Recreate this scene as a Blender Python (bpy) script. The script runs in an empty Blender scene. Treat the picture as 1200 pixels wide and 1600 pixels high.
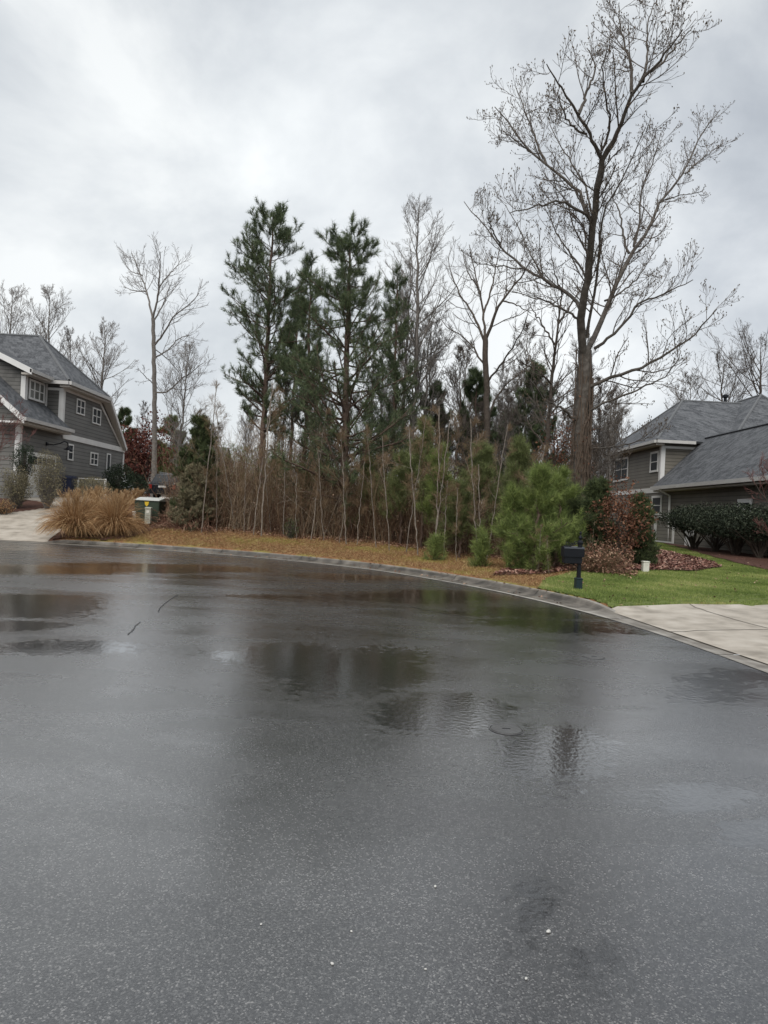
import bpy, math, random
import numpy as np
from mathutils import Matrix, Vector
R = math.radians
C = bpy.context.scene.collection
rng = np.random.default_rng(11)
random.seed(5)

# ------------------------------------------------------------ camera
ROLL = 0.05; F = 1100.0; EYE = 1.6
cd = bpy.data.cameras.new('camera'); cam = bpy.data.objects.new('camera', cd); C.objects.link(cam)
cd.sensor_fit = 'HORIZONTAL'; cd.sensor_width = 36; cd.lens = 36 * F / 1200; cd.clip_end = 3000; cd.clip_start = .05
cr, sr = math.cos(ROLL), math.sin(ROLL)
M = Matrix(((cr, -sr, 0, 0), (0, 0, -1, 0), (sr, cr, 0, EYE), (0, 0, 0, 1)))
cam.matrix_world = M
bpy.context.scene.camera = cam

# ------------------------------------------------------------ world, sun, exposure
sc = bpy.context.scene
sc.view_settings.view_transform = 'Standard'; sc.view_settings.look = 'None'
sc.view_settings.exposure = 0.8; sc.view_settings.gamma = 1.0
SUN_EL, SUN_ROT = R(52), R(200)
w = bpy.data.worlds.new("World"); sc.world = w; w.use_nodes = True
nt = w.node_tree; nt.nodes.clear()
def N(t, typ, **kw):
    n = t.nodes.new(typ)
    for k, v in kw.items(): setattr(n, k, v)
    return n
def L(t, a, b): t.links.new(a, b)
def ramp(t, pts, interp='LINEAR'):
    r = N(t, 'ShaderNodeValToRGB'); cr_ = r.color_ramp; cr_.interpolation = interp
    while len(cr_.elements) > 1: cr_.elements.remove(cr_.elements[-1])
    cr_.elements[0].position = pts[0][0]; cr_.elements[0].color = (*pts[0][1], 1)
    for p, c in pts[1:]:
        e = cr_.elements.new(p); e.color = (*c, 1)
    return r
def g(v): return (v, v, v)
out = N(nt, 'ShaderNodeOutputWorld'); bg = N(nt, 'ShaderNodeBackground'); bg2 = N(nt, 'ShaderNodeBackground')
mix = N(nt, 'ShaderNodeMixShader'); sky = N(nt, 'ShaderNodeTexSky', sky_type='NISHITA', sun_disc=False)
sky.sun_elevation = SUN_EL; sky.sun_rotation = SUN_ROT; sky.dust_density = 3
L(nt, sky.outputs[0], bg.inputs[0]); bg.inputs[1].default_value = 0.08
tc = N(nt, 'ShaderNodeTexCoord'); mp = N(nt, 'ShaderNodeMapping'); mp.inputs['Scale'].default_value = (1.0, 1.0, 1.5)
mp.inputs['Location'].default_value = (3.2, .4, 1.7)
L(nt, tc.outputs['Generated'], mp.inputs[0])
n1 = N(nt, 'ShaderNodeTexNoise'); n1.inputs['Scale'].default_value = 2.7; n1.inputs['Detail'].default_value = 8
n1.inputs['Roughness'].default_value = .54; n1.inputs['Distortion'].default_value = .3
L(nt, mp.outputs[0], n1.inputs[0])
r1 = ramp(nt, [(.32, (.25, .272, .30)), (.43, (.325, .347, .372)), (.53, (.41, .43, .447)), (.64, (.52, .535, .54))])
L(nt, n1.outputs[0], r1.inputs[0])
def blob(v, inner, outer):            # brighter gap in the cloud deck round one compass direction
    d = Vector(v).normalized()
    vm = N(nt, 'ShaderNodeVectorMath', operation='DOT_PRODUCT'); nv = N(nt, 'ShaderNodeVectorMath', operation='NORMALIZE')
    L(nt, tc.outputs['Generated'], nv.inputs[0]); L(nt, nv.outputs[0], vm.inputs[0]); vm.inputs[1].default_value = d
    mr = N(nt, 'ShaderNodeMapRange', interpolation_type='SMOOTHSTEP')
    mr.inputs[1].default_value = math.cos(R(outer)); mr.inputs[2].default_value = math.cos(R(inner))
    L(nt, vm.outputs['Value'], mr.inputs[0]); return mr.outputs[0]
def addscaled(col, fac, amt):
    m = N(nt, 'ShaderNodeMix', data_type='RGBA', blend_type='ADD'); m.inputs['Factor'].default_value = 1
    s = N(nt, 'ShaderNodeMix', data_type='RGBA', blend_type='MULTIPLY'); s.inputs['Factor'].default_value = 1
    L(nt, fac, s.inputs[6]); s.inputs[7].default_value = (*amt, 1)
    L(nt, col, m.inputs[6]); L(nt, s.outputs[2], m.inputs[7]); return m.outputs[2]
c = r1.outputs[0]
c = addscaled(c, blob((-.06, 1, .56), 1, 14), (.09, .09, .085))
c = addscaled(c, blob((-.02, 1, .30), 4, 30), (.045, .045, .042))
c = addscaled(c, blob((.5, 1, .26), 2, 22), (.045, .045, .045))
c = addscaled(c, blob((-.5, 1, .3), 2, 26), (.05, .05, .046))
L(nt, c, bg2.inputs[0]); bg2.inputs[1].default_value = 1.0
mix.inputs[0].default_value = 0.92
L(nt, bg.outputs[0], mix.inputs[1]); L(nt, bg2.outputs[0], mix.inputs[2]); L(nt, mix.outputs[0], out.inputs[0])
sd = bpy.data.lights.new('sun', 'SUN'); so = bpy.data.objects.new('sun', sd); C.objects.link(so)
sd.energy = 1.5; sd.angle = R(50); sd.color = (1, .97, .93)
so.rotation_euler = (R(90) - SUN_EL, 0, math.pi - SUN_ROT + math.pi)
sdir = Vector((math.sin(SUN_ROT) * math.cos(SUN_EL), math.cos(SUN_ROT) * math.cos(SUN_EL), math.sin(SUN_EL)))
so.rotation_euler = sdir.to_track_quat('Z', 'Y').to_euler()

# ------------------------------------------------------------ measuring helpers
def ab(px, py):
    u, v = px - 600, 800 - py
    return (u * cr - v * sr) / F, (u * sr + v * cr) / F
def P(px, py, Y):
    a, b = ab(px, py); return np.array((a * Y, Y, EYE + b * Y))
def catmull(pts, n):
    pts = np.array(pts, float); q = np.vstack([2 * pts[0] - pts[1], pts, 2 * pts[-1] - pts[-2]]); o = []
    for i in range(1, len(q) - 2):
        t = np.linspace(0, 1, n, endpoint=False)[:, None]
        o.append(.5 * (2 * q[i] + (q[i + 1] - q[i - 1]) * t + (2 * q[i - 1] - 5 * q[i] + 4 * q[i + 1] - q[i + 2]) * t ** 2 + (-q[i - 1] + 3 * q[i] - 3 * q[i + 1] + q[i + 2]) * t ** 3))
    return np.vstack(o + [pts[-1:]])
KP = [(5.6, -60), (5.5, -30), (5.4, -10), (5.2, 0), (5.05, 5), (4.85, 8.6), (4.4, 11.6), (3.5, 14.3), (2.1, 17), (0, 19.7), (-3, 21.8), (-6.4, 23.1), (-10.6, 23.7),
      (-15, 23.4), (-20, 21.8), (-27, 17), (-33, 9), (-37, -2), (-39, -20), (-40, -60)]
kc = catmull(KP, 40)
seg = np.r_[0, np.cumsum(np.linalg.norm(np.diff(kc, axis=0), axis=1))]
ss = np.arange(0, seg[-1], .3)
K = np.c_[np.interp(ss, seg, kc[:, 0]), np.interp(ss, seg, kc[:, 1])]
T = np.gradient(K, axis=0); T /= np.linalg.norm(T, axis=1)[:, None]
for _ in range(6):
    T[1:-1] = (T[:-2] + T[1:-1] * 2 + T[2:]) / 4
T /= np.linalg.norm(T, axis=1)[:, None]
KN = np.c_[T[:, 1], -T[:, 0]]           # outward (away from the road)
def sstep(x, a, b):
    t = np.clip((x - a) / (b - a), 0, 1); return t * t * (3 - 2 * t)
def kerbk(x, y):                        # 1 full kerb, 0 where a drive crosses it
    l = sstep(x, -11.5, -10.7) + (1 - sstep(x, -19.5, -18.5))
    l = np.where(y > 15, l, 1)
    r = sstep(y, 12.3, 13.4) + (1 - sstep(y, 5.0, 6.0))
    r = np.where(x > 3, r, 1)
    return np.clip(np.minimum(l, r), 0, 1)
KK = kerbk(K[:, 0], K[:, 1])
def dist(X, Y):
    X = np.atleast_1d(np.asarray(X, float)); Y = np.atleast_1d(np.asarray(Y, float))
    D = np.empty(len(X)); I = np.empty(len(X), int)
    for i in range(0, len(X), 20000):
        dx = X[i:i+20000, None] - K[None, :, 0]; dy = Y[i:i+20000, None] - K[None, :, 1]
        q = dx * dx + dy * dy; j = q.argmin(1); I[i:i+20000] = j
        r_ = np.arange(len(j)); D[i:i+20000] = dx[r_, j] * KN[j, 0] + dy[r_, j] * KN[j, 1]
    far = np.abs(D) < .01
    return D, I
def hd(X, Y, D, I):
    s = np.interp(X, [-8.5, -3, 0, 4], [.20, .105, .085, .032]); cap = np.interp(X, [-9, 0, 8, 14], [1.6, 1.15, .7, .58])
    t = np.maximum(s * D, 1e-4)
    r_ = (t ** -4 + cap ** -4) ** -.25
    return np.where(D > 0, .02 + .11 * KK[I] + .012 * np.clip(D, 0, 1) * 0 + r_, -.06) + np.where(D > 1, .02 * np.sin(X * 2.1 + Y * .7) * np.sin(Y * 1.7 - X * .4), 0) * np.clip(D - 1, 0, 1)
def h(X, Y):
    sc_ = np.isscalar(X); D, I = dist(X, Y); r_ = hd(np.atleast_1d(X), np.atleast_1d(Y), D, I)
    return float(r_[0]) if sc_ else r_
def G0(px, py, Y0=6, Y1=90):            # where the line of sight meets the ground
    ys = np.arange(Y0, Y1, .05); a, b = ab(px, py)
    hh = h(a * ys, ys); hh = np.where(hh < 0, 0, hh); zz = EYE + b * ys
    k = np.argmax(zz < hh); return np.array((a * ys[k], ys[k], hh[k]))
def on(px, Y):                          # ground point seen in column px (at eye level) at depth Y
    x = (px - 600) / F * Y; return np.array((x, Y, h(float(x), float(Y))))

# ------------------------------------------------------------ mesh builder
class G:
    def __init__(s): s.V = []; s.F = []; s.R = []; s.M = []; s.n = 0
    def add(s, V, Fc, r=0.5, m=0):
        V = np.asarray(V, float).reshape(-1, 3); Fc = np.asarray(Fc, int)
        if Fc.ndim == 1: Fc = Fc[None]
        s.V.append(V); s.F.append(Fc + s.n); s.n += len(V)
        s.R.append(np.broadcast_to(np.asarray(r, float), (len(Fc),)).copy()); s.M.append(np.full(len(Fc), m))
    def box(s, x0, x1, y0, y1, z0, z1, r=.5, m=0):
        V = [(x, y, z) for z in (z0, z1) for y in (y0, y1) for x in (x0, x1)]
        s.add(V, [(0, 2, 3, 1), (4, 5, 7, 6), (0, 1, 5, 4), (2, 6, 7, 3), (0, 4, 6, 2), (1, 3, 7, 5)], r, m)
    def obox(s, c_, ax, ay, az, r=.5, m=0):    # oriented box, half-axis vectors
        c_, ax, ay, az = map(np.array, (c_, ax, ay, az))
        V = [c_ + i * ax + j * ay + k * az for k in (-1, 1) for j in (-1, 1) for i in (-1, 1)]
        s.add(V, [(0, 2, 3, 1), (4, 5, 7, 6), (0, 1, 5, 4), (2, 6, 7, 3), (0, 4, 6, 2), (1, 3, 7, 5)], r, m)
    def prism(s, poly, vec, r=.5, m=0):
        poly = np.array(poly, float); vec = np.array(vec, float); n = len(poly)
        s.add(np.vstack([poly, poly + vec]), np.array([(i, (i + 1) % n, n + (i + 1) % n, n + i) for i in range(n)]), r, m)
        s.V.append(poly); s.F.append(np.arange(n)[::-1][None] + s.n); s.n += n; s.R.append(np.array([r])); s.M.append(np.array([m]))
        s.V.append(poly + vec); s.F.append(np.arange(n)[None] + s.n); s.n += n; s.R.append(np.array([r])); s.M.append(np.array([m]))
    def tubes(s, Pt, Rd, k=4, r=.5, m=0):      # Pt [M,N,3], Rd [M,N]
        Pt = np.asarray(Pt, float); Rd = np.asarray(Rd, float)
        if Pt.ndim == 2: Pt = Pt[None]; Rd = Rd[None]
        Mn, Nn, _ = Pt.shape
        t = np.gradient(Pt, axis=1); t /= np.linalg.norm(t, axis=2, keepdims=True) + 1e-9
        ref = np.where(np.abs(t[:, :1, 2:3]) > .9, np.array([1., 0, 0]), np.array([0, 0, 1.]))
        u = np.cross(t, np.broadcast_to(ref, t.shape)); u /= np.linalg.norm(u, axis=2, keepdims=True) + 1e-9
        v = np.cross(t, u)
        a = np.arange(k) / k * 2 * math.pi
        ring = Pt[:, :, None] + Rd[:, :, None, None] * (np.cos(a)[None, None, :, None] * u[:, :, None] + np.sin(a)[None, None, :, None] * v[:, :, None])
        base = (np.arange(Mn) * Nn * k)[:, None, None] + (np.arange(Nn - 1) * k)[None, :, None] + np.arange(k)[None, None]
        nx = (np.arange(Mn) * Nn * k)[:, None, None] + (np.arange(Nn - 1) * k)[None, :, None] + ((np.arange(k) + 1) % k)[None, None]
        Fc = np.stack([base, nx, nx + k, base + k], -1).reshape(-1, 4)
        rr = np.asarray(r, float)
        if rr.ndim == 1: rr = np.repeat(rr, (Nn - 1) * k)
        s.add(ring.reshape(-1, 3), Fc, rr, m)
    def ribbons(s, Pt, W, r=.5, m=0, side=None):
        Mn, Nn, _ = Pt.shape; t = np.gradient(Pt, axis=1)
        if side is None:
            side = rng.normal(size=(Mn, 1, 3))
        u = np.cross(t, np.broadcast_to(side, t.shape)); u /= np.linalg.norm(u, axis=2, keepdims=True) + 1e-9
        V = np.stack([Pt - u * W[:, :, None] / 2, Pt + u * W[:, :, None] / 2], 2)
        b = (np.arange(Mn) * Nn * 2)[:, None] + (np.arange(Nn - 1) * 2)[None]
        Fc = np.stack([b, b + 1, b + 3, b + 2], -1).reshape(-1, 4)
        rr = np.asarray(r, float)
        if rr.ndim == 1: rr = np.repeat(rr, Nn - 1)
        s.add(V.reshape(-1, 3), Fc, rr, m)
    def needles(s, pos, d, n, ln, wd, spread, r0=None, m=0, back=.6):
        Mn = len(pos); d = d / (np.linalg.norm(d, axis=1, keepdims=True) + 1e-9)
        pp = np.repeat(pos, n, 0); dd = np.repeat(d, n, 0)
        k = Mn * n
        q = dd + rng.normal(size=(k, 3)) * spread; q /= np.linalg.norm(q, axis=1, keepdims=True)
        b = pp - dd * (rng.random(k) * back * ln)[:, None]
        l = ln * rng.uniform(.7, 1.1, k)
        side = np.cross(q, rng.normal(size=(k, 3))); side /= np.linalg.norm(side, axis=1, keepdims=True) + 1e-9
        tip = b + q * l[:, None]; tip[:, 2] -= .06 * l
        V = np.stack([b - side * wd / 2, b + side * wd / 2, tip], 1).reshape(-1, 3)
        if r0 is None: r0 = rng.random(Mn)
        s.add(V, np.arange(k * 3).reshape(-1, 3), np.clip(np.repeat(r0, n) + rng.normal(size=k) * .1, 0, 1), m)
    def flakes(s, pos, size, r=None, m=0, flat=0.0, curl=.25):
        k = len(pos); nrm = rng.normal(size=(k, 3)); nrm[:, 2] += flat * np.sign(nrm[:, 2] + 1e-6) * 2
        nrm /= np.linalg.norm(nrm, axis=1, keepdims=True)
        u = np.cross(nrm, rng.normal(size=(k, 3))); u /= np.linalg.norm(u, axis=1, keepdims=True); v = np.cross(nrm, u)
        sz = size * rng.uniform(.6, 1.3, k)[:, None]
        V = np.stack([pos - u * sz * .5, pos - v * sz * .3 + nrm * sz * curl * .5, pos + u * sz * .5, pos + v * sz * .3 + nrm * sz * curl * .5], 1).reshape(-1, 3)
        s.add(V, np.arange(k * 4).reshape(-1, 4), rng.random(k) if r is None else r, m)
    def build(s, name, mats, parent=None, origin=None, smooth=False):
        me = bpy.data.meshes.new(name)
        V = np.vstack(s.V)
        if origin is not None: V = V - np.array(origin)
        me.vertices.add(len(V)); me.vertices.foreach_set('co', V.astype(np.float32).ravel())
        lt = np.concatenate([np.full(len(f), f.shape[1]) for f in s.F]); lv = np.concatenate([f.ravel() for f in s.F])
        me.loops.add(len(lv)); me.loops.foreach_set('vertex_index', lv.astype(np.int32))
        me.polygons.add(len(lt)); me.polygons.foreach_set('loop_start', np.r_[0, np.cumsum(lt)[:-1]].astype(np.int32))
        me.polygons.foreach_set('loop_total', lt.astype(np.int32))
        me.polygons.foreach_set('material_index', np.concatenate(s.M).astype(np.int32))
        me.polygons.foreach_set('use_smooth', np.full(len(lt), smooth))
        me.update(calc_edges=True)
        at = me.attributes.new('rnd', 'FLOAT', 'FACE'); at.data.foreach_set('value', np.concatenate(s.R).astype(np.float32))
        for m_ in (mats if isinstance(mats, (list, tuple)) else [mats]): me.materials.append(m_)
        o = bpy.data.objects.new(name, me); C.objects.link(o)
        if parent is not None: o.parent = parent
        return o
def tag(o, label=None, cat=None, group=None, kind=None):
    if label: o['label'] = label
    if cat: o['category'] = cat
    if group: o['group'] = group
    if kind: o['kind'] = kind
    return o
def thing(name, label, cat, loc, group=None, rz=0):
    o = bpy.data.objects.new(name, None); C.objects.link(o); o.location = [float(q) for q in loc]; o.rotation_euler = (0, 0, rz)
    o.empty_display_size = .3
    return tag(o, label, cat, group)
def copy_thing(o, loc, rz=0, s=1.0, label=None):
    c_ = o.copy(); C.objects.link(c_); c_.location = [float(q) for q in loc]; c_.rotation_euler = (0, 0, rz)
    c_.scale = (s, s, s) if np.isscalar(s) else s
    if label: c_['label'] = label
    for ch in list(o.children):
        d = ch.copy(); C.objects.link(d); d.parent = c_
        for gch in list(ch.children):
            e = gch.copy(); C.objects.link(e); e.parent = d
    return c_

# ------------------------------------------------------------ materials
def mat(name, pts, rough=.8, bump=0, bscale=20, nscale=None, namt=.25, spec=.3, metal=0, trans=0, attr=True, detail=4):
    m = bpy.data.materials.new(name); m.use_nodes = True; t = m.node_tree; b = t.nodes['Principled BSDF']
    b.inputs['Roughness'].default_value = rough; b.inputs['Specular IOR Level'].default_value = spec; b.inputs['Metallic'].default_value = metal
    tcn = N(t, 'ShaderNodeTexCoord')
    fac = None
    if attr:
        a = N(t, 'ShaderNodeAttribute', attribute_name='rnd'); fac = a.outputs['Fac']
    if nscale:
        n = N(t, 'ShaderNodeTexNoise'); n.inputs['Scale'].default_value = nscale; n.inputs['Detail'].default_value = detail
        L(t, tcn.outputs['Object'], n.inputs[0])
        if fac is None: fac = n.outputs[0]
        else:
            s1 = N(t, 'ShaderNodeMath', operation='SUBTRACT'); L(t, n.outputs[0], s1.inputs[0]); s1.inputs[1].default_value = .5
            s2 = N(t, 'ShaderNodeMath', operation='MULTIPLY_ADD'); L(t, s1.outputs[0], s2.inputs[0]); s2.inputs[1].default_value = namt * 4; L(t, fac, s2.inputs[2])
            fac = s2.outputs[0]
    r_ = ramp(t, pts); L(t, fac, r_.inputs[0]); L(t, r_.outputs[0], b.inputs['Base Color'])
    if bump:
        n = N(t, 'ShaderNodeTexNoise'); n.inputs['Scale'].default_value = bscale; n.inputs['Detail'].default_value = 5
        L(t, tcn.outputs['Object'], n.inputs[0]); bp = N(t, 'ShaderNodeBump'); bp.inputs['Strength'].default_value = bump; bp.inputs['Distance'].default_value = .02
        L(t, n.outputs[0], bp.inputs['Height']); L(t, bp.outputs[0], b.inputs['Normal'])
    if trans:
        tr = N(t, 'ShaderNodeBsdfTranslucent'); L(t, r_.outputs[0], tr.inputs[0]); mx = N(t, 'ShaderNodeMixShader'); mx.inputs[0].default_value = trans
        L(t, b.outputs[0], mx.inputs[1]); L(t, tr.outputs[0], mx.inputs[2]); L(t, mx.outputs[0], t.nodes['Material Output'].inputs[0])
    return m
bark_dk = mat('bark_dark', [(0, (.035, .028, .022)), (.5, (.075, .06, .048)), (1, (.14, .12, .10))], .9, .6, 14, 9, .25)
bark_gr = mat('bark_grey', [(0, (.07, .06, .052)), (.5, (.15, .135, .12)), (1, (.27, .25, .23))], .9, .5, 12, 7, .25)
bark_big = mat('bark_tulip', [(0, (.035, .030, .025)), (.5, (.085, .074, .063)), (1, (.19, .17, .15))], .9, .7, 9, 6, .3)
twig_far = mat('twig_far', [(0, (.12, .105, .095)), (1, (.27, .25, .23))], .9)
bark_pine = mat('bark_pine', [(0, (.04, .028, .022)), (.5, (.10, .068, .052)), (1, (.19, .14, .115))], .9, .8, 12, 10, .3)
twig_dk = mat('twig_dark', [(0, (.05, .04, .034)), (.5, (.10, .083, .07)), (1, (.17, .145, .12))], .9)
twig_gr = mat('twig_grey', [(0, (.10, .088, .08)), (1, (.24, .22, .20))], .9)
sap_m = mat('sapling_bark', [(0, (.10, .085, .07)), (.5, (.20, .17, .14)), (1, (.36, .33, .28))], .85, .3, 20, 12, .3)
brush_m = mat('brush_twigs', [(0, (.055, .030, .020)), (.3, (.145, .080, .048)), (.55, (.19, .135, .08)), (.8, (.28, .215, .145)), (1, (.42, .36, .28))], .9)
vine_m = mat('vine', [(0, (.045, .034, .027)), (.5, (.11, .082, .062)), (1, (.21, .165, .13))], .9)
bud_m = mat('seed_cups', [(0, (.05, .04, .03)), (1, (.16, .12, .08))], .85)
pine_m = mat('pine_needles', [(0, (.038, .054, .028)), (.5, (.088, .120, .060)), (1, (.18, .225, .11))], .6, trans=.2)
pine_y = mat('young_pine_needles', [(0, (.070, .095, .030)), (.5, (.18, .24, .070)), (1, (.34, .40, .13))], .6, trans=.3)
pine_o = mat('olive_pine_needles', [(0, (.068, .082, .034)), (.5, (.16, .19, .072)), (1, (.28, .32, .13))], .6, trans=.3)
cedar_m = mat('cedar_foliage', [(0, (.034, .046, .022)), (.5, (.075, .10, .042)), (1, (.15, .18, .075))], .7, trans=.2)
holly_m = mat('evergreen_leaves', [(0, (.010, .017, .010)), (.5, (.024, .040, .022)), (1, (.07, .095, .055))], .55, spec=.15)
hedge_m = mat('hedge_leaves', [(0, (.010, .014, .009)), (.6, (.026, .036, .022)), (1, (.10, .115, .08))], .6, spec=.12)
olive_m = mat('olive_leaves', [(0, (.09, .08, .045)), (.5, (.19, .17, .10)), (1, (.33, .29, .18))], .7)
brown_m = mat('brown_leaves', [(0, (.065, .028, .018)), (.5, (.15, .062, .036)), (1, (.29, .15, .09))], .75, trans=.2)
red_m = mat('red_oak_leaves', [(0, (.05, .016, .013)), (.5, (.12, .038, .03)), (1, (.21, .09, .06))], .75, trans=.2)
litter_m = mat('leaf_litter', [(0, (.055, .026, .018)), (.35, (.14, .065, .042)), (.7, (.25, .135, .09)), (1, (.42, .29, .20))], .75)
straw_m = mat('pine_straw', [(0, (.12, .058, .030)), (.4, (.28, .150, .070)), (.75, (.41, .255, .125)), (1, (.55, .44, .22))], .85, trans=.15)
ygrass_m = mat('winter_grass', [(0, (.22, .17, .05)), (.5, (.34, .27, .08)), (1, (.30, .32, .09))], .8, trans=.2)
lawn_m = mat('lawn_blades', [(0, (.08, .12, .025)), (.45, (.20, .27, .065)), (.75, (.33, .37, .115)), (1, (.52, .48, .22))], .65, trans=.3)
orn_m = mat('ornamental_grass', [(0, (.16, .08, .035)), (.5, (.38, .22, .10)), (1, (.60, .42, .23))], .8, trans=.2)
plume_m = mat('grass_plumes', [(0, (.25, .15, .08)), (.5, (.44, .29, .15)), (1, (.62, .46, .28))], .85, trans=.2)
conc_m = mat('concrete', [(0, (.24, .21, .17)), (.5, (.41, .365, .305)), (1, (.52, .475, .41))], .5, .35, 60, 2.6, .5, spec=.4, detail=10)
kerb_m = mat('kerb_concrete', [(0, (.05, .045, .038)), (.5, (.19, .17, .145)), (1, (.42, .40, .36))], .5, .5, 50, 3.0, .28, spec=.4)
joint_m = mat('joint', [(0, (.06, .05, .045)), (1, (.09, .08, .07))], .9)
white_m = mat('white_paint', [(0, (.60, .59, .57)), (1, (.78, .78, .76))], .5, nscale=2, attr=False)
gutter_m = mat('gutter_paint', [(0, (.42, .41, .39)), (1, (.58, .57, .55))], .45, nscale=2, attr=False)
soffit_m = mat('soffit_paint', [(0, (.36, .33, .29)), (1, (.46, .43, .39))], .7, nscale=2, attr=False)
glass_m = mat('window_glass', [(0, (.012, .014, .016)), (1, (.035, .04, .045))], .35, nscale=.7, attr=False, spec=.06)
curtain_m = mat('curtain_glass', [(0, (.06, .065, .06)), (1, (.24, .24, .22))], .2, nscale=1.6, attr=False, spec=.3)
black_m = mat('black_iron', [(0, (.006, .007, .010)), (1, (.010, .012, .016))], .45, .2, 40, 6, attr=False, spec=.2)
blacktop_m = mat('wet_black_top', [(0, (.010, .011, .014)), (1, (.03, .033, .04))], .10, nscale=8, attr=False, spec=.8)
green_m = mat('transformer_green', [(0, (.022, .034, .022)), (1, (.045, .06, .04))], .45, nscale=3, attr=False)
greentop_m = mat('transformer_lid', [(0, (.35, .36, .32)), (1, (.5, .5, .46))], .25, nscale=3, attr=False)
yellow_m = mat('warning_yellow', [(0, (.55, .36, .02)), (1, (.65, .45, .04))], .5, attr=False, nscale=3)
ped_m = mat('pedestal_grey', [(0, (.30, .30, .24)), (1, (.43, .43, .36))], .5, nscale=5, attr=False)
ped_w = mat('pedestal_white', [(0, (.55, .54, .47)), (1, (.70, .69, .62))], .5, nscale=5, attr=False)
bin_m = mat('bin_blue', [(0, (.010, .014, .035)), (1, (.02, .026, .06))], .5, nscale=3, attr=False)
car_m = mat('car_paint', [(0, (.012, .015, .02)), (1, (.02, .024, .03))], .3, nscale=1, attr=False, spec=.25)
carglass_m = mat('car_glass', [(0, (.02, .024, .028)), (1, (.05, .055, .06))], .12, nscale=1, attr=False, spec=.3)
chrome_m = mat('chrome', [(0, g(.55)), (1, g(.65))], .2, nscale=1, attr=False, metal=.9)
tyre_m = mat('rubber', [(0, g(.012)), (1, g(.03))], .85, nscale=9, attr=False)
tail_m = mat('tail_lens', [(0, (.25, .02, .015)), (1, (.35, .04, .03))], .2, nscale=3, attr=False)
mulch_m = mat('mulch', [(0, (.04, .018, .012)), (.5, (.085, .040, .028)), (1, (.15, .08, .058))], .9, .9, 30, 9, attr=False, detail=8)
stone_m = mat('pale_stone', [(0, (.30, .28, .25)), (1, (.55, .53, .5))], .7, .5, 8, 4, attr=False)
pebble_m = mat('pebble', [(0, (.25, .24, .22)), (1, (.60, .59, .56))], .6)
iron_m = mat('manhole_iron', [(0, (.06, .06, .06)), (1, (.13, .13, .13))], .32, .3, 40, 8, attr=False)

def siding(name, c0, c1, course=.19, shingle=False):
    m = bpy.data.materials.new(name); m.use_nodes = True; t = m.node_tree; b = t.nodes['Principled BSDF']
    b.inputs['Roughness'].default_value = .6; b.inputs['Specular IOR Level'].default_value = .25
    geo = N(t, 'ShaderNodeNewGeometry'); sx = N(t, 'ShaderNodeSeparateXYZ'); L(t, geo.outputs['Position'], sx.inputs[0])
    dv = N(t, 'ShaderNodeMath', operation='DIVIDE'); L(t, sx.outputs['Z'], dv.inputs[0]); dv.inputs[1].default_value = course
    fr = N(t, 'ShaderNodeMath', operation='FRACT'); L(t, dv.outputs[0], fr.inputs[0])
    fl = N(t, 'ShaderNodeMath', operation='FLOOR'); L(t, dv.outputs[0], fl.inputs[0])
    ad = N(t, 'ShaderNodeMath', operation='ADD'); L(t, sx.outputs['X'], ad.inputs[0]); L(t, sx.outputs['Y'], ad.inputs[1])
    cb = N(t, 'ShaderNodeCombineXYZ')
    if shingle:
        d2 = N(t, 'ShaderNodeMath', operation='MULTIPLY_ADD'); L(t, fl.outputs[0], d2.inputs[0]); d2.inputs[1].default_value = .37; L(t, ad.outputs[0], d2.inputs[2])
        d3 = N(t, 'ShaderNodeMath', operation='DIVIDE'); L(t, d2.outputs[0], d3.inputs[0]); d3.inputs[1].default_value = .22
        f2 = N(t, 'ShaderNodeMath', operation='FLOOR'); L(t, d3.outputs[0], f2.inputs[0]); L(t, f2.outputs[0], cb.inputs[0])
    L(t, fl.outputs[0], cb.inputs[2])
    wn = N(t, 'ShaderNodeTexWhiteNoise', noise_dimensions='3D'); L(t, cb.outputs[0], wn.inputs['Vector'])
    no = N(t, 'ShaderNodeTexNoise'); no.inputs['Scale'].default_value = 1.2; no.inputs['Detail'].default_value = 6
    L(t, geo.outputs['Position'], no.inputs[0])
    mm = N(t, 'ShaderNodeMath', operation='MULTIPLY_ADD'); L(t, wn.outputs['Value'], mm.inputs[0]); mm.inputs[1].default_value = .35; L(t, no.outputs[0], mm.inputs[2])
    r_ = ramp(t, [(.25, c0), (1.0, c1)]); L(t, mm.outputs[0], r_.inputs[0])
    gap = N(t, 'ShaderNodeMapRange'); gap.inputs[1].default_value = .0; gap.inputs[2].default_value = .2; gap.inputs[3].default_value = .25; gap.inputs[4].default_value = 1  # shade line of each lap, painted into the board colour
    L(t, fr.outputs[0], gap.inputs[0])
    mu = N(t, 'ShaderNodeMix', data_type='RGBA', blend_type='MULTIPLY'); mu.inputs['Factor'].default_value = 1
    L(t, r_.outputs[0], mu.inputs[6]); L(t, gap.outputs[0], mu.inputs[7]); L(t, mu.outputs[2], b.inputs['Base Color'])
    inv = N(t, 'ShaderNodeMath', operation='SUBTRACT'); inv.inputs[0].default_value = 1; L(t, fr.outputs[0], inv.inputs[1])
    bp = N(t, 'ShaderNodeBump'); bp.inputs['Strength'].default_value = 1; bp.inputs['Distance'].default_value = .04
    L(t, inv.outputs[0], bp.inputs['Height']); L(t, bp.outputs[0], b.inputs['Normal'])
    return m
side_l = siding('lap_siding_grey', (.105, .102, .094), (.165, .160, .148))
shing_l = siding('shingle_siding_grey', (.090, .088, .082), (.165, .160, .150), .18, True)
side_r = siding('lap_siding_taupe', (.115, .105, .087), (.18, .165, .137))
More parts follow.
